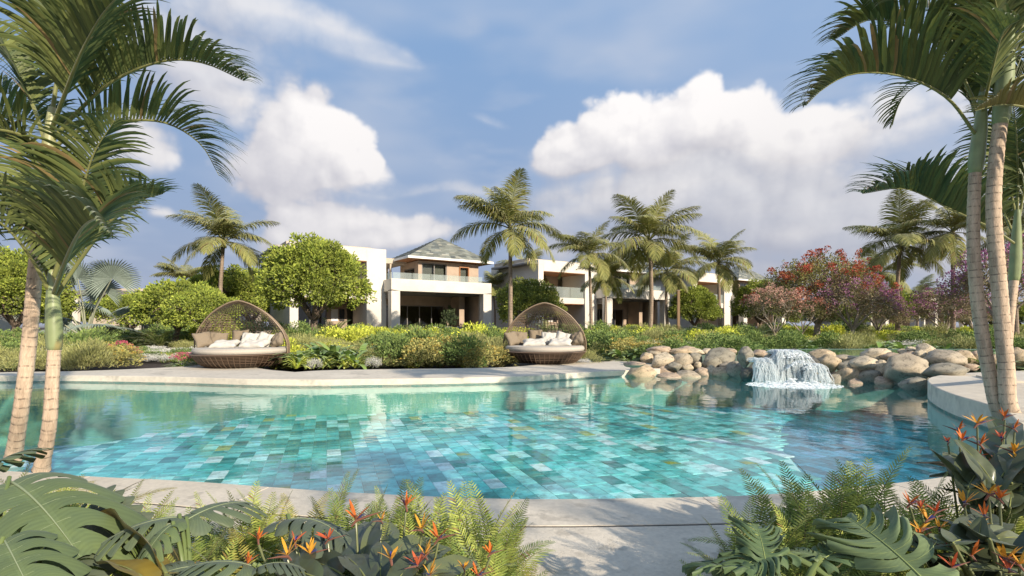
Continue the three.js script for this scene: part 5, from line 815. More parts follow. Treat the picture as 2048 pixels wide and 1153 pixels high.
function plant(kind, x, y, z, s, turn, where, group, sy = s, size = '') {
  const K = KIND[kind], i = Math.abs(Math.round(turn * 37 + x * 11)) % K.geo.length; const label = size + K.words + ' ' + where; planted[kind] = (planted[kind] ?? 0) + 1; if (planted[kind] > 298) return;
  let o; if (K.proto[i]) { o = dup(K.proto[i], label, group, K.name); } else { o = thing(K.name, label, K.gloss ? 'plant' : 'shrub', group); const [g, f] = K.geo[i]; part(K.gloss ? 'leaves' : 'foliage', g, K.gloss ? M.glossLeaf : M.shrubLeaf, o); if (f) part('flowers', f, M.petal, o).userData.kind = 'stuff'; K.proto[i] = o; }
  o.position.set(x, y, z); o.rotation.y = turn; o.scale.set(s, sy, s); return o;
}
// planting beds: low mounds of soil
const bedH = (x, z) => 0.08 + 0.1 * fbm(x * 0.4, 0, z * 0.4, 3) + 0.006 * clamp(-z - 16, 0, 30);
function scatter(poly, step, kinds, where, group, seed, sc = [0.8, 1.2], hmul = 1) {
  const r = rng(seed); let x0 = 1e9, x1 = -1e9, z0 = 1e9, z1 = -1e9; for (const [x, z] of poly) { x0 = Math.min(x0, x); x1 = Math.max(x1, x); z0 = Math.min(z0, z); z1 = Math.max(z1, z); }
  const list = []; for (const [k, w] of kinds) for (let i = 0; i < w; i++) list.push(k);
  for (let z = z0; z < z1; z += step * 0.87) for (let x = x0 + (Math.round(z / step) % 2) * step / 2; x < x1; x += step) {
    const X = x + (r() - 0.5) * step * 0.7, Z = z + (r() - 0.5) * step * 0.7; const a = r(), b = r(), c = r(); if (!inside(poly, X, Z)) continue; const px = 1024 + FOC * X / -Z; if (px < -120 || px > 2170) continue;
    const patch = noise3(X * 0.42 + seed, 3.3, Z * 0.42) * 1.5 - 0.25 + (a - 0.5) * 0.35, kind = list[clamp(Math.floor(patch * list.length), 0, list.length - 1)], s = lerp(sc[0], sc[1], b);
    const sy = s * hmul * 0.7 * (0.62 + 0.74 * a), size = a > 0.72 ? (b > 0.5 ? 'tall wide ' : 'tall ') : a < 0.28 ? (b > 0.5 ? 'low wide ' : 'low ') : b > 0.8 ? 'wide ' : b < 0.2 ? 'small ' : '';
    plant(kind, X, bedH(X, Z) - 0.03, Z, s, c * 6.28, where, group, sy, size);
  }
}
const P2 = (list, h = FAR_DECK) => list.map(([px, d]) => [(px - 1024) / FOC * d, -d]);
{
  // middle bed, between the daybeds: front rows
  scatter(P2([[585, 14.6], [735, 14.9], [735, 16.4], [585, 16.4]]), 0.52, [['broad', 7], ['strap', 2]], 'in the bed between the daybeds', 'plants in the bed between the daybeds', 11, [0.85, 1.15]);
  scatter(P2([[740, 15.0], [1000, 15.6], [1010, 17.2], [740, 16.8]]), 0.6, [['lantana', 2], ['olive', 2], ['lantana', 2], ['dark', 1], ['lantana', 3], ['olive', 1], ['lantana', 2]], 'in the bed between the daybeds', 'shrubs in the bed between the daybeds', 12, [0.85, 1.1], 1.02);
  for (const [px, d, s] of [[592, 14.45, 0.9], [690, 14.7, 0.8], [645, 14.8, 0.75], [612, 14.9, 1.0], [710, 14.75, 0.9]]) { const [x, z] = P2([[px, d]])[0]; plant('bright', x, bedH(x, z), z, s, px, 'at the front of the bed between the daybeds', 'bright plants in the bed between the daybeds'); }
  for (const [px, d, s] of [[630, 14.45, 0.42], [746, 14.7, 0.45]]) { const [x, z] = P2([[px, d]])[0]; plant('silver', x, bedH(x, z), z, s, px, 'at the front of the bed between the daybeds', 'silver shrubs in the bed between the daybeds'); }
  // rows behind, up to the villas
  scatter(P2([[560, 17.2], [1010, 17.8], [1020, 23], [540, 23]]), 0.88, [['lime', 3], ['olive', 3], ['silver', 2], ['dark', 2], ['pink', 1]], 'in the garden before the first villa', 'shrubs before the first villa', 13, [0.75, 1.05], 0.95);
  scatter(P2([[520, 23], [1040, 23], [1050, 36], [760, 35.5], [520, 30]]), 1.2, [['lime', 5], ['olive', 3], ['dark', 3], ['lime', 2]], 'close to the terrace of the first villa', 'shrubs by the first terrace', 14, [0.95, 1.3], 1.0);
  // left bed beside the pool deck
  scatter(P2([[-60, 13.7], [120, 13.7], [238, 15.0], [250, 16.0], [-60, 16.2]]), 0.72, [['strap', 2], ['lantana', 5], ['olive', 4], ['strap', 2], ['silver', 1]], 'in the bed behind the ringed palms', 'plants behind the ringed palms', 15, [0.75, 1.0], 0.9);
  scatter(P2([[-60, 16.5], [150, 16.8], [200, 20], [150, 26], [-60, 26]]), 1.05, [['silver', 3], ['dark', 2], ['olive', 3], ['strap', 2], ['lime', 2]], 'in the garden round the fan palm', 'shrubs round the fan palm', 16, [0.8, 1.1]);
  // across the path
  scatter(P2([[345, 14.8], [392, 14.2], [382, 17], [360, 18]]), 0.55, [['lantana', 3], ['strap', 2], ['pink', 1], ['silver', 2]], 'beside the path next to the daybed', 'plants beside the path', 17, [0.6, 0.8]);
  scatter(P2([[268, 18.3], [380, 17.4], [395, 20.5], [255, 20.5]]), 0.7, [['strap', 2], ['dark', 2], ['silver', 3], ['pink', 1]], 'along the path', 'plants along the path', 18, [0.55, 0.8], 0.7);
  scatter(P2([[250, 20.5], [420, 20.5], [430, 25], [230, 24]]), 0.85, [['silver', 8], ['olive', 1]], 'in the silver drift along the path', 'silver drift along the path', 19, [0.8, 1.0], 0.65);
  scatter(P2([[200, 27], [540, 26], [540, 40], [150, 40]]), 1.6, [['dark', 3], ['lime', 2], ['cycad', 3], ['dark', 2]], 'under the trees by the low house', 'shrubs under the trees by the low house', 20, [0.9, 1.35], 1.1);
  for (const [px, d, s] of [[232, 17.0, 1.0], [246, 17.5, 0.9], [378, 15.3, 0.6]]) { const [x, z] = P2([[px, d]])[0]; plant('pink', x, bedH(x, z), z, s, px, 'at the bend of the path', 'pink shrubs at the bend of the path'); }
  // between the second daybed and the boulders, and behind the upper pool
  scatter(P2([[1170, 16.3], [1185, 16.0], [1180, 17.2], [1160, 17.2]]), 0.5, [['lantana', 2], ['olive', 1]], 'behind the daybed next to the boulders', 'shrubs behind the boulder daybed', 21, [0.6, 0.8]);
  scatter(P2([[1220, 17.6], [1300, 16.6], [1420, 17.0], [1500, 17.4], [1500, 19.6], [1240, 20.0]]), 0.72, [['strap', 2], ['dark', 3], ['broad', 3], ['lantana', 2]], 'in the bed behind the boulders', 'plants behind the boulders', 22, [0.85, 1.1], 0.9);
  scatter(P2([[1470, 20.2], [2100, 20.2], [2100, 22.6], [1470, 22.6]]), 0.74, [['broad', 3], ['lantana', 3], ['broad', 3], ['olive', 2], ['broad', 3], ['dark', 3]], 'in the bed behind the upper pool', 'plants behind the upper pool', 23, [0.85, 1.1], 1.0);
  scatter(P2([[1190, 20.5], [1470, 20], [1480, 27], [1150, 29]]), 1.05, [['dark', 2], ['lime', 3], ['olive', 2], ['dark', 3], ['silver', 1]], 'in the garden before the second villa', 'shrubs before the second villa', 24, [0.85, 1.15]);
  scatter(P2([[1130, 29], [1500, 27], [1560, 42], [1140, 42]]), 1.5, [['lime', 4], ['dark', 2], ['cycad', 3], ['olive', 2]], 'by the terrace of the second villa', 'shrubs by the second terrace', 25, [0.95, 1.35]);
  scatter(P2([[1480, 23], [2140, 23], [2140, 32], [1500, 32]]), 1.2, [['lime', 3], ['olive', 4], ['silver', 2], ['dark', 1]], 'under the flowering trees', 'shrubs under the flowering trees', 26, [0.85, 1.15], 0.8);
  scatter(P2([[1500, 33], [2140, 33], [2140, 60], [1560, 60]]), 2.3, [['dark', 3], ['lime', 3], ['cycad', 2], ['olive', 2]], 'beyond the flowering trees', 'shrubs beyond the flowering trees', 27, [1.2, 1.7], 0.8);
  scatter(P2([[1975, 12.2], [2150, 11.6], [2150, 15.5], [1985, 15.2]]), 0.8, [['broad', 3], ['strap', 2], ['dark', 1]], 'behind the raised deck', 'plants behind the raised deck', 28, [0.9, 1.2], 0.8);
  for (const [px, d, s, sy] of [[668, 31, 1.3, 1.5], [1095, 33, 1.2, 1.5], [1130, 30, 1.1, 1.2], [1200, 31, 1.2, 1.3], [1245, 36, 1.1, 1.2], [1370, 33, 1.3, 1.1], [1425, 34, 1.4, 1.1], [320, 25, 1.1, 1.1], [295, 27, 1.1, 1.1], [1460, 36, 1.4, 1.2]]) { const [x, z] = P2([[px, d]])[0]; plant('cycad', x, bedH(x, z), z, s, px, 'standing over the shrubs near the villas', 'dwarf palms near the villas', sy); }
  // lawn beside the second daybed, and ground cover between the shrubs
  structure('lawn', flat(polyShape([...P2([[1186, 17.0], [1222, 17.2], [1240, 20], [1250, 26], [1180, 26], [1176, 19]])]), 0.19), std(lin(0.13, 0.19, 0.03), 0.95, { map: rep(T.fine, 3), bumpMap: rep(T.fine, 6), bumpScale: 0.03 }), 'strip of lawn running back from the second daybed');
  const tuft = (() => { const r = rng(5), g = new GB(); for (let k = 0; k < 26; k++) { g.col = [1, 1, 1].map(() => 0.8 + 0.4 * r()); const a = r() * 6.28, d = V(Math.cos(a) * 0.6, 0.4 + 0.7 * r(), Math.sin(a) * 0.6).normalize(); addLeaf(g, V(Math.cos(a) * 0.08 * r(), 0, Math.sin(a) * 0.08 * r()), d, 0.16 + 0.14 * r(), 0.05, r); } return g.geo(); })();
  const r = rng(8), zones = [[P2([[500, 15.5], [1015, 16.2], [1060, 40], [480, 40]]), 2600], [P2([[-80, 16.5], [230, 17], [200, 40], [-80, 40]]), 1500], [P2([[240, 18.5], [500, 17.5], [520, 45], [190, 45]]), 1500], [P2([[1230, 18], [1480, 18], [2150, 20.6], [2150, 62], [1140, 45]]), 5200]], list = [];
  for (const [poly, n] of zones) { let x0 = 1e9, x1 = -1e9, z0 = 1e9, z1 = -1e9; for (const [x, z] of poly) { x0 = Math.min(x0, x); x1 = Math.max(x1, x); z0 = Math.min(z0, z); z1 = Math.max(z1, z); } for (let k = 0; k < n; k++) { const z = lerp(z1, z0, Math.pow(r(), 1.2)), x = lerp(x0, x1, r()), a = r(), b = r(); if (inside(poly, x, z)) list.push([x, z, a, b]); } }
  const im = new THREE.InstancedMesh(tuft, M.shrubLeaf, list.length); im.name = 'ground_cover'; tag(im, 'low green ground cover filling the beds between the shrubs', null, null, 'stuff'); const m = new THREE.Matrix4(), q = new THREE.Quaternion(), cc = new THREE.Color();
  list.forEach(([x, z, a, b], i) => { const s = (0.7 + 0.8 * a) * (1 + (-z - 16) * 0.025); m.compose(V(x, 0.03, z), q.setFromAxisAngle(V(0, 1, 0), b * 6.28), V(s, s, s)); im.setMatrixAt(i, m); const h = noise3(x * 0.4, 1, z * 0.4) + (b - 0.5) * 0.3; im.setColorAt(i, h > 0.55 ? cc.setRGB(0.33, 0.35, 0.06) : h > 0.4 ? cc.setRGB(0.15, 0.20, 0.05) : cc.setRGB(0.30, 0.28, 0.12)); }); im.castShadow = im.receiveShadow = true; scene.add(im);
}

{ // potted plant on the terrace of the first villa
  const p = inVilla(villa, 6.0, 0.085, -2.9), o = thing('potted_tree', 'dark leaved potted tree on the terrace of the villa behind the round tree', 'plant', null, p.toArray());
  part('pot', new THREE.LatheGeometry([[0.001, 0.02], [0.2, 0.02], [0.27, 0.45], [0.24, 0.45], [0.22, 0.38], [0.001, 0.38]].map((q) => new THREE.Vector2(...q)), 24), M.greyMetal, o); part('trunk', new GB().tube([V(0, 0.3, 0), V(0.03, 0.9, 0.02), V(0, 1.4, 0)], [0.04, 0.03, 0.02], 6).geo(), M.treeBark, o);
  const [g] = bushGeo(1200, { w: 1.15, h: 1.5, clumps: 60, n: 14, cr: 0.2, ll: 0.2, lw: 0.1, c0: [0.04, 0.07, 0.03], c1: [0.09, 0.13, 0.05] }), c = part('foliage', g, M.glossLeaf, o); c.position.y = 0.75;
}

// ---------------------------------------------------------------- foreground plants
M.monstera = leafMat(lin(1, 1, 1), 0.14, 0.3, { map: T.leaf, roughness: 0.8 }); M.monstera.clearcoatRoughness = 0.42;
M.frontLeaf = leafMat(lin(1, 1, 1), 0.15, 0.6, { roughness: 0.7 }); M.frontLeaf.clearcoatRoughness = 0.26;
M.fern = leafMat(lin(1, 1, 1), 0.28, 0.05); M.bloom = leafMat(lin(1, 1, 1), 0.25, 0.1);
// a split leaf: lobes joined along the midrib, parted by slits towards the edge. x across, z along, unit length
function splitLeaf(seed, q) {
  const r = rng(seed), g = new GB(), n = q.lobes, out = (a) => q.w * Math.pow(Math.sin(Math.PI * clamp(0.16 + 0.80 * Math.pow(a, 0.92))), 0.62) * (a > 0.85 ? 1 - (a - 0.85) * 2.2 : 1);
  const bendY = (x, z) => -q.cup * x * x * 2.4 - q.curl * (z - 0.35) * (z - 0.35) + q.vee * Math.abs(x);
  for (const s of [-1, 1]) {
    for (let k = 0; k < n; k++) {
      const a0 = k / n, a1 = (k + 1) / n, ac = (a0 + a1) / 2, cut = q.slit * (0.85 + 0.3 * r()), gap = q.gap * (0.8 + 0.5 * r()), wv = (r() - 0.5) * q.wave, jag = 1 - (q.jag ?? 0.06) * r(), tone = 0.9 + 0.2 * r(); g.col = q.c.map((x) => x * tone); const NB = 9, NA = 4, rows = [];
      for (let j = 0; j <= NB; j++) { const b = j / NB, op = Math.pow(clamp((b - (1 - cut)) / cut), 0.45) * gap, row = [];
        for (let i = 0; i <= NA; i++) { const f = i / NA, a = lerp(a0, a1, f), aa = ac + (a - ac) * (1 - op * (1 - 0.25 * b)), W = out(ac) * lerp(1, out(a) / Math.max(0.02, out(ac)), 0.6), round = 1 - 0.22 * b * b * Math.pow(Math.abs(f - 0.45) * 2, 2) * (cut > 0.05 ? 1 : 0); const back = q.back * (1 - a) ** 3, z0 = aa - back * b * 0.9, x = b * W * round * jag, z = z0 + q.sweep * b * b * (0.5 + 0.6 * a) * W * 2; const y = bendY(x, z) + wv * Math.sin(b * 5 + k) * b * 0.4 + q.ruffle * Math.sin(f * Math.PI * 2 + k * 1.7) * b * b - q.lobeDroop * b * b * b; row.push(g.v(s * x, y, z, 0.5 + s * b * 0.5, a * 2)); }
        rows.push(row); }
      for (let j = 0; j < NB; j++) for (let i = 0; i < NA; i++) s > 0 ? g.quad(rows[j][i], rows[j][i + 1], rows[j + 1][i + 1], rows[j + 1][i]) : g.quad(rows[j][i], rows[j + 1][i], rows[j + 1][i + 1], rows[j][i + 1]);
    }
  }
  const rib = new GB(); rib.col = q.rib ?? [0.25, 0.30, 0.17]; const pts = []; for (let k = 0; k <= 12; k++) pts.push(V(0, bendY(0, k / 12) + 0.006, k / 12)); rib.tube(pts, (t) => 0.009 * (1 - 0.85 * t), 6);
  for (const s of [-1, 1]) for (let k = 0; k < n; k++) { const a = (k + 0.5) / n, W = out(a) * 0.86, v = []; for (let j = 0; j <= 5; j++) { const b = j / 5, x = b * W, z = a - q.back * (1 - a) ** 3 * b * 0.9 + q.sweep * b * b * (0.5 + 0.6 * a) * W * 2; v.push(V(s * x, bendY(x, z) + 0.0012 - q.lobeDroop * b * b * b, z)); } rib.tube(v, (t) => 0.0014 * (1 - 0.6 * t), 4, false); }
  return [g.geo(), rib.geo()];
}
const MON = { lobes: 5, w: 0.48, slit: 0.74, gap: 0.58, back: 0.28, sweep: 0.42, cup: 0.35, curl: 0.35, vee: 0.12, wave: 0.04, ruffle: 0.0, lobeDroop: 0.09, c: [0.125, 0.17, 0.072] };
const monG = [splitLeaf(1, MON), splitLeaf(2, { ...MON, lobes: 6, gap: 0.6, c: [0.115, 0.15, 0.085] }), splitLeaf(3, { ...MON, lobes: 8, w: 0.4, slit: 0.7, gap: 0.55, c: [0.095, 0.12, 0.08], curl: 0.5 })];
const PHI = { lobes: 7, w: 0.54, slit: 0.86, gap: 0.74, back: 0.34, sweep: 0.5, cup: -0.05, curl: 0.25, vee: 0.2, wave: 0.22, ruffle: 0.05, lobeDroop: 0.12, jag: 0.34, c: [0.16, 0.215, 0.095], rib: [0.3, 0.36, 0.12] };
const phiG = [splitLeaf(11, PHI), splitLeaf(12, { ...PHI, lobes: 9, c: [0.09, 0.145, 0.06] })];
// lay a leaf from its stalk end to its tip; roll turns it about its midrib
function layLeaf(name, G, mat, base, tip, roll, parent, origin, ribMat) {
  const d = V().subVectors(tip, base), L = d.length(); d.normalize(); let x = V().crossVectors(V(0, 1, 0), d); if (x.lengthSq() < 1e-3) x = V(1, 0, 0); x.normalize(); const y = V().crossVectors(d, x).normalize(); x.applyAxisAngle(d, roll); y.applyAxisAngle(d, roll);
  const leaf = part(name, G[0], mat, parent); leaf.quaternion.setFromRotationMatrix(new THREE.Matrix4().makeBasis(x, y, d)); leaf.position.copy(base).sub(origin); leaf.scale.setScalar(L); if (G[1]) part('midrib', G[1], ribMat ?? mat, leaf); return leaf;
}
function stalk(from, to, r0, r1, col, mat, parent, origin, sag = 0.1) { const g = new GB(); g.col = col; const m = from.clone().lerp(to, 0.55); m.y += sag; g.tube(new THREE.CatmullRomCurve3([from, m, to].map((p) => p.clone().sub(origin))).getPoints(10), (t) => lerp(r0, r1, t), 7); return part('stalk', g.geo(), mat, parent); }
function leafPlant(name, label, category, root, leaves, G, group, thick = 0.008) {   // leaves: base px, tip px, roll, geometry, scale of distance
  const o = thing(name, label, category, group, root.toArray());
  for (const [bx, by, bd, tx, ty, td, roll, k] of leaves) { const b = away(bx, by, bd), t = away(tx, ty, td); layLeaf('leaf', G[k % G.length], M.monstera, b, t, roll, o, root, M.stalk2); stalk(root, b, thick * 1.3, thick, [0.14, 0.19, 0.05], M.frontLeaf, o, root, 0.12); }
  return o;
}
M.stalk2 = leafMat(lin(1, 1, 1), 0.05, 0.2);
leafPlant('monstera_plant', 'monstera with the biggest pale green split leaves at the foot of the palms', 'plant', V(-1.75, 0.03, -1.75), [[18, 955, 2.25, 150, 1075, 1.95, 0.25, 0], [5, 1075, 1.9, 60, 1180, 1.7, 0.3, 0], [170, 1010, 2.4, 235, 1100, 2.2, 1.1, 2], [115, 1090, 2.1, 150, 1190, 1.9, 0.8, 2], [-30, 935, 2.6, 75, 888, 2.8, -0.5, 1]], monG, 'monstera plants before the pool');
leafPlant('monstera_plant', 'monstera with a wide tilted leaf over the coping beside the ferns', 'plant', V(-1.15, 0.03, -1.95), [[358, 1030, 2.2, 200, 1068, 2.05, 0.1, 1], [372, 1036, 2.2, 500, 988, 2.45, 0.05, 1], [345, 1045, 2.1, 285, 1105, 1.95, 0.2, 0], [400, 1130, 2.0, 290, 1150, 1.9, -0.4, 2]], monG, 'monstera plants before the pool');
leafPlant('monstera_plant', 'monstera with grey green leaves above the orange flowers', 'plant', V(-0.75, 0.03, -1.95), [[575, 1030, 2.25, 718, 1062, 2.1, -0.25, 2], [505, 1128, 1.85, 375, 1118, 1.8, 0.2, 1], [515, 1130, 1.85, 610, 1120, 1.85, -0.3, 2]], monG, 'monstera plants before the pool');
leafPlant('philodendron_plant', 'philodendron with large pale wavy lobed leaf beside the pavement', 'plant', V(1.32, 0.03, -1.75), [[1852, 1160, 1.75, 1690, 1018, 2.1, -0.35, 0], [1840, 1100, 1.9, 1925, 1075, 2.0, -0.2, 1], [1560, 1100, 2.0, 1470, 1135, 1.9, -0.1, 1]], phiG, 'philodendrons before the pool', 0.011);
leafPlant('philodendron_plant', 'dark philodendron with raised wavy leaves at the edge of the pavement', 'plant', V(0.95, 0.03, -1.85), [[1530, 1150, 1.9, 1395, 1120, 1.95, 0.3, 1], [1535, 1140, 1.9, 1515, 1040, 2.1, 0.2, 1], [1640, 1115, 1.95, 1580, 1095, 2.05, 0, 0], [1640, 1120, 1.95, 1720, 1085, 2.05, 0, 1]], phiG, 'philodendrons before the pool', 0.011);

// bird of paradise: paddle leaves on stalks, beaked flowers
const paddle = (seed, c) => { const r = rng(seed), g = new GB(), rows = [], N = 14, Mx = 4; for (let j = 0; j <= N; j++) { const t = j / N, w = 0.155 * Math.pow(Math.sin(Math.PI * clamp(0.02 + 0.95 * Math.pow(t, 0.8))), 0.55) * 1.22, row = []; for (let i = -Mx; i <= Mx; i++) { const u = i / Mx; g.col = c.map((x) => x * (0.92 + 0.16 * Math.abs(Math.sin(t * 23 + seed)))); row.push(g.v(u * w, Math.abs(u) * w * 0.42 - 0.22 * t * t - 0.1 * u * u * w + 0.012 * Math.sin(t * 13 + u * 3 + seed), t, 0.5 + u / 2, t * 2)); } rows.push(row); } for (let j = 0; j < N; j++) for (let i = 0; i < 2 * Mx; i++) g.quad(rows[j][i], rows[j][i + 1], rows[j + 1][i + 1], rows[j + 1][i]); const rib = new GB(); rib.col = [0.22, 0.24, 0.07]; const pts = []; for (let j = 0; j <= 10; j++) pts.push(V(0, -0.22 * (j / 10) ** 2 + 0.004, j / 10)); rib.tube(pts, (t) => 0.011 * (1 - 0.8 * t), 5); return [g.geo(), rib.geo()]; };
const padG = [paddle(1, [0.065, 0.085, 0.032]), paddle(2, [0.11, 0.13, 0.05]), paddle(3, [0.048, 0.064, 0.028]), paddle(4, [0.28, 0.20, 0.02])];
const bloomGeo = (seed, hue) => {                              // sepals fan up from a beak; unit about 16 cm
  const r = rng(seed), sep = new GB(), beak = new GB(), tongue = new GB(), petal = (g, az, el, L, W, c) => { const d = V(Math.cos(az) * Math.cos(el), Math.sin(el), Math.sin(az) * Math.cos(el)), cs = [], ws = [], s = V().crossVectors(d, V(0, 1, 0.3)).normalize(); for (let j = 0; j <= 5; j++) { const t = j / 5; cs.push(d.clone().multiplyScalar(L * t).add(V(0, -0.012 * t * t, 0))); ws.push(W * Math.pow(Math.sin(Math.PI * clamp(0.1 + 0.88 * t)), 0.8)); } g.col = c; g.strip(cs, cs.map(() => s), ws, 0.35); };
  const n = 5 + (r() * 3 | 0); for (let k = 0; k < n; k++) { const t = 0.8 + 0.4 * r(); petal(sep, r() * 6.28, 0.55 + 0.75 * r(), 0.075 + 0.035 * r(), 0.0075, hue.map((x) => x * t)); }
  for (let k = 0; k < 2; k++) petal(tongue, r() * 1.2, 0.5 + 0.3 * r(), 0.06, 0.006, [0.05, 0.06, 0.28]);
  beak.col = [0.22, 0.09, 0.06]; beak.tube([V(-0.02, -0.03, 0), V(0.0, -0.005, 0), V(0.05, 0.012, 0), V(0.115, 0.028, 0)], [0.005, 0.0075, 0.005, 0.001], 6); return [sep.geo(), beak.geo(), tongue.geo()];
};
const ORANGE = [0.62, 0.16, 0.02], AMBER = [0.72, 0.36, 0.03], CORAL = [0.52, 0.10, 0.03];
const blooms = [bloomGeo(1, ORANGE), bloomGeo(2, AMBER), bloomGeo(3, CORAL), bloomGeo(4, ORANGE), bloomGeo(5, AMBER), bloomGeo(6, CORAL)];
function paradise(label, root, leaves, flowers) {
  const o = thing('bird_of_paradise', label, 'plant', 'bird of paradise plants before the pool', root.toArray());
  leaves.forEach(([bx, by, bd, tx, ty, td, roll, k]) => { const b = away(bx, by, bd), t = away(tx, ty, td); layLeaf('leaf', padG[k % 4], M.frontLeaf, b, t, roll, o, root, M.stalk2); stalk(root, b, 0.011, 0.007, [0.13, 0.15, 0.05], M.frontLeaf, o, root, 0.03); });
  flowers.forEach(([px, py, d, k, s, turn], i) => { const p = away(px, py, d), f = new THREE.Group(); f.name = 'flower'; o.add(f); f.position.copy(p).sub(root); f.rotation.y = turn ?? (i * 2.1); f.scale.setScalar((s ?? 1) * 0.56); const [a, b, c] = blooms[k % 6]; part('sepals', a, M.bloom, f); part('beak', b, M.bloom, f); part('tongue', c, M.bloom, f); const foot = root.clone().lerp(V(p.x, root.y, p.z), 0.55); stalk(foot, p.clone().add(V(0, -0.015, 0)), 0.006, 0.0045, [0.15, 0.17, 0.06], M.frontLeaf, o, root, 0.02); });
  return o;
}
paradise('bird of paradise with amber and orange flowers beside the ferns and pavement', V(-0.45, 0.03, -1.75), [[735, 1135, 2.0, 790, 1018, 2.35, 0.4, 1], [700, 1125, 2.05, 628, 1045, 2.3, -0.3, 2], [775, 1150, 1.9, 862, 1048, 2.2, 0.3, 1], [722, 1140, 1.95, 728, 1008, 2.35, -0.3, 2], [800, 1150, 1.85, 900, 1068, 2.1, 0.2, 0], [685, 1150, 1.85, 600, 1098, 2.05, -0.4, 2], [850, 1165, 1.75, 955, 1098, 1.95, 0.3, 1], [735, 1165, 1.75, 690, 1080, 2.0, 0.1, 2], [780, 1180, 1.7, 850, 1085, 1.9, 0.2, 2], [640, 1160, 1.8, 545, 1115, 1.95, -0.3, 0], [760, 1160, 1.8, 765, 1065, 2.0, 0.1, 2], [815, 1170, 1.75, 905, 1125, 1.8, -0.2, 1], [610, 1150, 1.85, 585, 1060, 2.1, -0.2, 2], [300, 1170, 1.8, 215, 1085, 2.0, 0.3, 3], [330, 1150, 1.9, 255, 1000, 2.5, 0.8, 3]],
  [[712, 1040, 2.05, 0, 1.5, 0.2], [812, 1012, 2.15, 3, 1.25], [843, 1060, 2.0, 1, 1.2], [876, 1078, 1.95, 0, 1.2], [782, 1120, 1.8, 1, 1.2], [850, 1112, 1.85, 4, 1.2], [656, 1080, 2.0, 2, 1.0], [590, 1085, 2.0, 2, 1.0], [575, 1112, 1.9, 1, 1.3], [620, 1108, 1.95, 4, 1.1], [516, 1080, 2.1, 3, 1.0], [835, 1132, 1.8, 2, 1.1], [980, 1108, 1.9, 3, 0.8], [928, 1138, 1.8, 1, 0.7], [860, 1152, 1.75, 4, 1.1], [955, 1152, 1.75, 0, 0.9], [495, 1128, 1.85, 0, 0.9], [762, 1042, 2.15, 4, 0.9]]);
const moreLeaves = (n, x0, x1, y0, y1, t0, t1, d, seed) => { const r = rng(seed), l = []; for (let k = 0; k < n; k++) { const x = lerp(x0, x1, r()), y = lerp(y0, y1, r()); l.push([x, y, d + 0.1 * r(), x + (r() - 0.5) * 150, lerp(t0, t1, r()), d + 0.05 + 0.35 * r(), (r() - 0.5) * 0.9, r() < 0.3 ? 1 : r() < 0.5 ? 0 : 2]); } return l; };
paradise('dark leaved bird of paradise crowding the corner of the raised deck', V(2.25, 0.03, -2.55), [[1985, 960, 2.75, 1845, 905, 3.0, 0.3, 2], [1990, 965, 2.7, 1860, 935, 2.9, -0.2, 2], [1975, 950, 2.75, 1930, 868, 3.0, 0.5, 0], [2000, 930, 2.75, 2015, 820, 3.0, -0.3, 1], [2005, 930, 2.7, 1955, 855, 2.95, 0.2, 2], [2000, 970, 2.6, 1930, 980, 2.7, 0.1, 2], [2040, 920, 2.7, 2060, 840, 2.9, 0.2, 1], [2010, 985, 2.55, 2060, 945, 2.7, 0.2, 1], [1990, 985, 2.55, 1925, 960, 2.65, -0.4, 0], [2020, 900, 2.9, 1985, 820, 3.1, 0, 1], [2000, 990, 2.5, 2055, 990, 2.5, -0.2, 1], [2030, 950, 2.6, 2110, 900, 2.7, 0.2, 0], [1960, 990, 2.55, 1900, 905, 2.85, 0.3, 2], [1975, 1000, 2.5, 1935, 915, 2.8, 0, 2], [1995, 1005, 2.45, 1975, 905, 2.75, 0.2, 0], [2015, 1005, 2.45, 2010, 900, 2.75, -0.2, 2], [2035, 1000, 2.45, 2045, 890, 2.75, 0.1, 0], [1950, 1000, 2.5, 1875, 965, 2.6, 0.2, 2], [2040, 1010, 2.4, 2085, 930, 2.6, 0, 2], [1985, 1010, 2.4, 1950, 955, 2.55, 0.5, 1], [2020, 1015, 2.35, 2030, 950, 2.5, 0.3, 2], ...moreLeaves(22, 1925, 2060, 960, 1040, 855, 960, 2.36, 9)],
  [[1955, 848, 2.7, 1, 1.35], [1918, 862, 2.75, 0, 1.1], [1897, 886, 2.75, 2, 0.9], [1925, 880, 2.7, 3, 1.1], [1962, 890, 2.65, 0, 1.2], [2005, 878, 2.7, 2, 1.1], [2010, 835, 2.8, 3, 1.0], [1958, 914, 2.6, 2, 0.9], [1968, 930, 2.6, 5, 1.0], [1992, 934, 2.6, 0, 1.1], [2030, 905, 2.55, 4, 1.2], [2040, 930, 2.5, 1, 1.2], [2042, 952, 2.45, 4, 1.0], [2030, 858, 2.7, 0, 1.0]]);
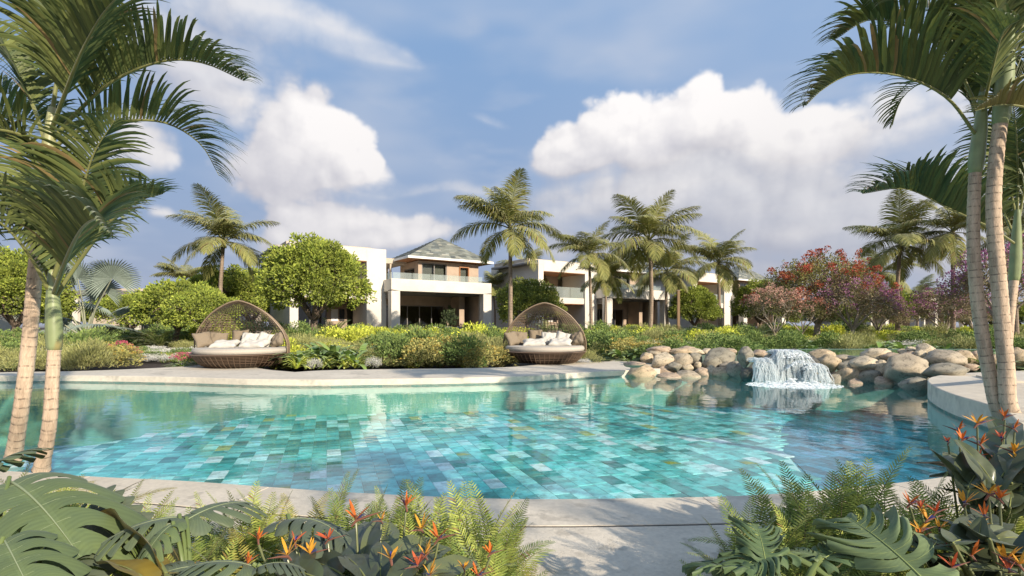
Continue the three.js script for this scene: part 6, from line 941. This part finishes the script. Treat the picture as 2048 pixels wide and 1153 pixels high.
paradise('bird of paradise flowering beside the pale philodendron leaf', V(1.75, 0.03, -1.85), [[1920, 1060, 2.1, 1850, 1020, 2.3, 0.2, 2], [1940, 1080, 2.0, 2010, 1010, 2.2, 0.1, 0], [1960, 1090, 1.95, 2060, 1050, 2.05, 0.3, 1], [1930, 1110, 1.9, 1890, 1060, 2.05, -0.3, 2], [1990, 1110, 1.85, 2070, 1090, 1.9, 0, 0], [1980, 1060, 2.1, 1960, 1000, 2.3, 0.2, 2], [1940, 1140, 1.8, 2010, 1130, 1.8, 0.2, 0], [2010, 1150, 1.75, 2090, 1140, 1.75, 0, 1], ...moreLeaves(14, 1880, 2060, 1080, 1170, 1010, 1110, 1.8, 10)],
  [[1978, 990, 2.15, 1, 1.3], [2000, 998, 2.1, 3, 1.1], [1930, 1008, 2.15, 4, 1.3], [1820, 1008, 2.2, 0, 1.1], [1842, 1018, 2.15, 2, 0.9], [1970, 1034, 2.05, 0, 1.1], [1855, 1040, 2.1, 4, 1.1], [1950, 1062, 2.0, 1, 1.2], [1880, 1058, 2.0, 4, 0.8], [1840, 1062, 2.0, 1, 1.0], [1945, 1112, 1.85, 0, 1.2], [2012, 1122, 1.8, 4, 1.3], [1905, 1135, 1.8, 5, 1.0], [2040, 1130, 1.75, 1, 1.1], [2020, 1142, 1.75, 2, 1.0], [1872, 1025, 2.1, 5, 0.9], [1898, 1100, 1.9, 5, 0.8], [1842, 1078, 1.95, 3, 0.9]]);

// ferns
const fernFrond = (seed, L, e0, e1, c0, c1) => frondOn(arch(L, e0, e1, 12, 0), { seed, pairs: 36, leaf: 0.08, width: 0.0047, c0, c1, grav: 0.12, from: 0.1, forward: 0.22, spread: 0.98, lift: 0.05, seg: 2, rr: 0.0032, rseg: 12, rsides: 4, skew: 0.6, jit: 0.14, rachis: [0.16, 0.12, 0.05], dryShare: 0.02, dry: [0.3, 0.2, 0.06] });
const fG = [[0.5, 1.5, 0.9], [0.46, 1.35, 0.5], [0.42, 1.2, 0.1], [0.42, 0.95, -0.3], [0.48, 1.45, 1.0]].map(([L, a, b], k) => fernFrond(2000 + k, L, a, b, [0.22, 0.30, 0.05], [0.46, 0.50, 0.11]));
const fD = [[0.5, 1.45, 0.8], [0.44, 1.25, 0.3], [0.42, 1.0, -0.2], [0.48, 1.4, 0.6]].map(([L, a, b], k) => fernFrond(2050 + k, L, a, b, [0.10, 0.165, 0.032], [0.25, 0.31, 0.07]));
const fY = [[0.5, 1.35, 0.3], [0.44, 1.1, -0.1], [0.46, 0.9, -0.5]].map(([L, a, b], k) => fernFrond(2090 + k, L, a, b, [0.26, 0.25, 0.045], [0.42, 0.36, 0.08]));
{
  const r = rng(31), F = [
    // px, py of the root on the soil, distance, size, fronds, kind, words
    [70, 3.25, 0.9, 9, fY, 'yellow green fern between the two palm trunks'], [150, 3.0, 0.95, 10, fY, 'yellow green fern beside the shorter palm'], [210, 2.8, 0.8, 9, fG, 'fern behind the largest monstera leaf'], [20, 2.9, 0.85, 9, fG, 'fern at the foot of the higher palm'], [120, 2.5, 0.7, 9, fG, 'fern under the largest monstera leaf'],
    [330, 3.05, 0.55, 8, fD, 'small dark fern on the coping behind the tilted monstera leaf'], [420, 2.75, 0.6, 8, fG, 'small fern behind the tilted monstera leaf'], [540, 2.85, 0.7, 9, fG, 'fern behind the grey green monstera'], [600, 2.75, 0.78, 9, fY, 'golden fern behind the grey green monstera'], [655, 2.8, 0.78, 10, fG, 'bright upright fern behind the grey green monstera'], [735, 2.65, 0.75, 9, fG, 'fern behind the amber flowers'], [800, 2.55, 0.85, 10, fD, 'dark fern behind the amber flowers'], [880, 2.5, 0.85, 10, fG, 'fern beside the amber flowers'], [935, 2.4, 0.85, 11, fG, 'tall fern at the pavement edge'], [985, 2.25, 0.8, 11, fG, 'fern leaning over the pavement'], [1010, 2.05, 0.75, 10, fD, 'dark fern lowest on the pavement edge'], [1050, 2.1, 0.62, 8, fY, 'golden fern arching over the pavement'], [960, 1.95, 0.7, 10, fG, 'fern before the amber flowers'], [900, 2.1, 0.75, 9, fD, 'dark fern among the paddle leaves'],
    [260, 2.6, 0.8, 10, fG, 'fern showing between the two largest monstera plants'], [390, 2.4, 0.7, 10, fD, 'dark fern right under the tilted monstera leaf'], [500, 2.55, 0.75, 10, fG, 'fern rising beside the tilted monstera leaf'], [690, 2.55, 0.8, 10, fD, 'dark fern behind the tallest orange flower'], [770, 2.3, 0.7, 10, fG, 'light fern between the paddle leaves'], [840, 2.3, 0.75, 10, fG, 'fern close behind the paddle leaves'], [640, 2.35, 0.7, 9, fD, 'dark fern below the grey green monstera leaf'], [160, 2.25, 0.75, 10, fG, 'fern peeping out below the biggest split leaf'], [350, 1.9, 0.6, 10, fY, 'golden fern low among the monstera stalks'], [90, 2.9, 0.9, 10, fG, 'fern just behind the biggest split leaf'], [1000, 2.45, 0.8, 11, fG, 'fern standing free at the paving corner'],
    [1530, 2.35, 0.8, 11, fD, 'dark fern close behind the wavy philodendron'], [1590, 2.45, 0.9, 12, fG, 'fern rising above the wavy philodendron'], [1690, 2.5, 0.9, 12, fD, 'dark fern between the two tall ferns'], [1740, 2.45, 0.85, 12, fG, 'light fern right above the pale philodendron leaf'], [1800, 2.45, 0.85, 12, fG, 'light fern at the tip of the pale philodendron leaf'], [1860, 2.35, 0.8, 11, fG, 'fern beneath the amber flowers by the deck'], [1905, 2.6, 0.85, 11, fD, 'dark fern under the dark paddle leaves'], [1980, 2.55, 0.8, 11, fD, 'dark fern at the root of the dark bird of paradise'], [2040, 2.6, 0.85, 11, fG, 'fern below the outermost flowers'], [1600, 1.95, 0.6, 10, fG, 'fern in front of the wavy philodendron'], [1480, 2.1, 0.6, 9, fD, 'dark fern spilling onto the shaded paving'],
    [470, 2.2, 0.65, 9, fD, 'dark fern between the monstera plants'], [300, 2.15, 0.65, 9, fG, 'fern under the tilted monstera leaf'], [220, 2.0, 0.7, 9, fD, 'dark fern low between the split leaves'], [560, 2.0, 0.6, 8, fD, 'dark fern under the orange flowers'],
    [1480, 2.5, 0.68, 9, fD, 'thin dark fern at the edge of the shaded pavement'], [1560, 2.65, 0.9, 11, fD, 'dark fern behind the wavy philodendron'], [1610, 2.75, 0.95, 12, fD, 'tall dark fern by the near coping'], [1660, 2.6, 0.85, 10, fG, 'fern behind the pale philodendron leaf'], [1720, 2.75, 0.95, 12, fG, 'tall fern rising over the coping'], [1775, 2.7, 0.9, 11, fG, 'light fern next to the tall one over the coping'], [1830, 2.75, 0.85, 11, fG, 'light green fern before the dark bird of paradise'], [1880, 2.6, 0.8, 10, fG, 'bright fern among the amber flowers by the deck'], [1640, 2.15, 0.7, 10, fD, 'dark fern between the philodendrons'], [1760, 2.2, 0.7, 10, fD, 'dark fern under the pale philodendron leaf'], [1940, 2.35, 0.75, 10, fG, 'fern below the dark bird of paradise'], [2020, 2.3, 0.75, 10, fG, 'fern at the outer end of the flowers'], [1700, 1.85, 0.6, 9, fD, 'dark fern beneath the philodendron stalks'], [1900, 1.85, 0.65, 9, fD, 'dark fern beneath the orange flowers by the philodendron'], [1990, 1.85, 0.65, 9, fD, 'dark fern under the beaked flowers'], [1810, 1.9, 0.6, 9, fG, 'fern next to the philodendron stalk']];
  for (const [px, d, s, n, G, label] of F) {
    const x = (px - 1024) / FOC * d, o = thing('fern', label, 'fern', 'ferns along the near edge of the pool', [x, 0.035, -d], r() * 6.28);
    for (let k = 0; k < n; k++) { const f = part('frond', G[(k + (r() * 2 | 0)) % G.length], M.fern, o); f.rotation.set((r() - 0.5) * 0.25, k * 2.4 + r() * 0.6, (r() - 0.5) * 0.3); f.scale.setScalar(s * 1.14 * (0.8 + 0.5 * r())); f.position.set((r() - 0.5) * 0.05, 0, (r() - 0.5) * 0.05); }
  }
}
{ // small ferns filling the gaps
  const r = rng(77); for (let k = 0; k < 62; k++) {
    const left = k < 34, px = left ? lerp(40, 1030, r()) : lerp(1500, 2070, r()), d = left ? lerp(1.75, 2.75, r()) : lerp(1.8, 2.75, r()), G = [fG, fD, fY][(r() * 2.6) | 0], x = (px - 1024) / FOC * d; if (left && x > -0.05) continue;
    const o = thing('fern', (G === fG ? 'small light green' : G === fD ? 'small dark green' : 'small golden') + ' fern filling gaps ' + (left ? 'among the monstera plants' : 'among the philodendrons and flowers'), 'fern', left ? 'small ferns among the monstera plants' : 'small ferns among the philodendrons', [x, 0.035, -d], r() * 6.28);
    for (let j = 0; j < 10; j++) { const f = part('frond', G[(j + (r() * 2 | 0)) % G.length], M.fern, o); f.rotation.set((r() - 0.5) * 0.3, j * 2.4 + r() * 0.6, (r() - 0.5) * 0.35); f.scale.setScalar(0.6 + 0.4 * r()); }
  }
}
// planting soil under the foreground plants
{
  const mound = (pts, label) => structure('planting_bed', slab(polyShape(smoothLine(pts, 40, true)), -0.02, 0.06, 0.015), M.soil, label);
  mound([[-5.2, -4.05], [-3.6, -3.55], [-2.2, -3.1], [-0.9, -2.85], [-0.15, -2.55], [0.1, -2.1], [0.15, -1.4], [-0.4, -0.9], [-3, -1], [-5.5, -2.5]], 'dark soil under the monstera and ferns'); mound([[1.0, -2.6], [1.5, -3.0], [2.2, -3.15], [3.1, -3.3], [4.2, -3.75], [5.2, -4.4], [5.4, -3], [3, -1], [1.2, -0.9], [0.75, -1.6]], 'dark soil under the philodendrons and flowers');
}
renderer.render(scene, camera);
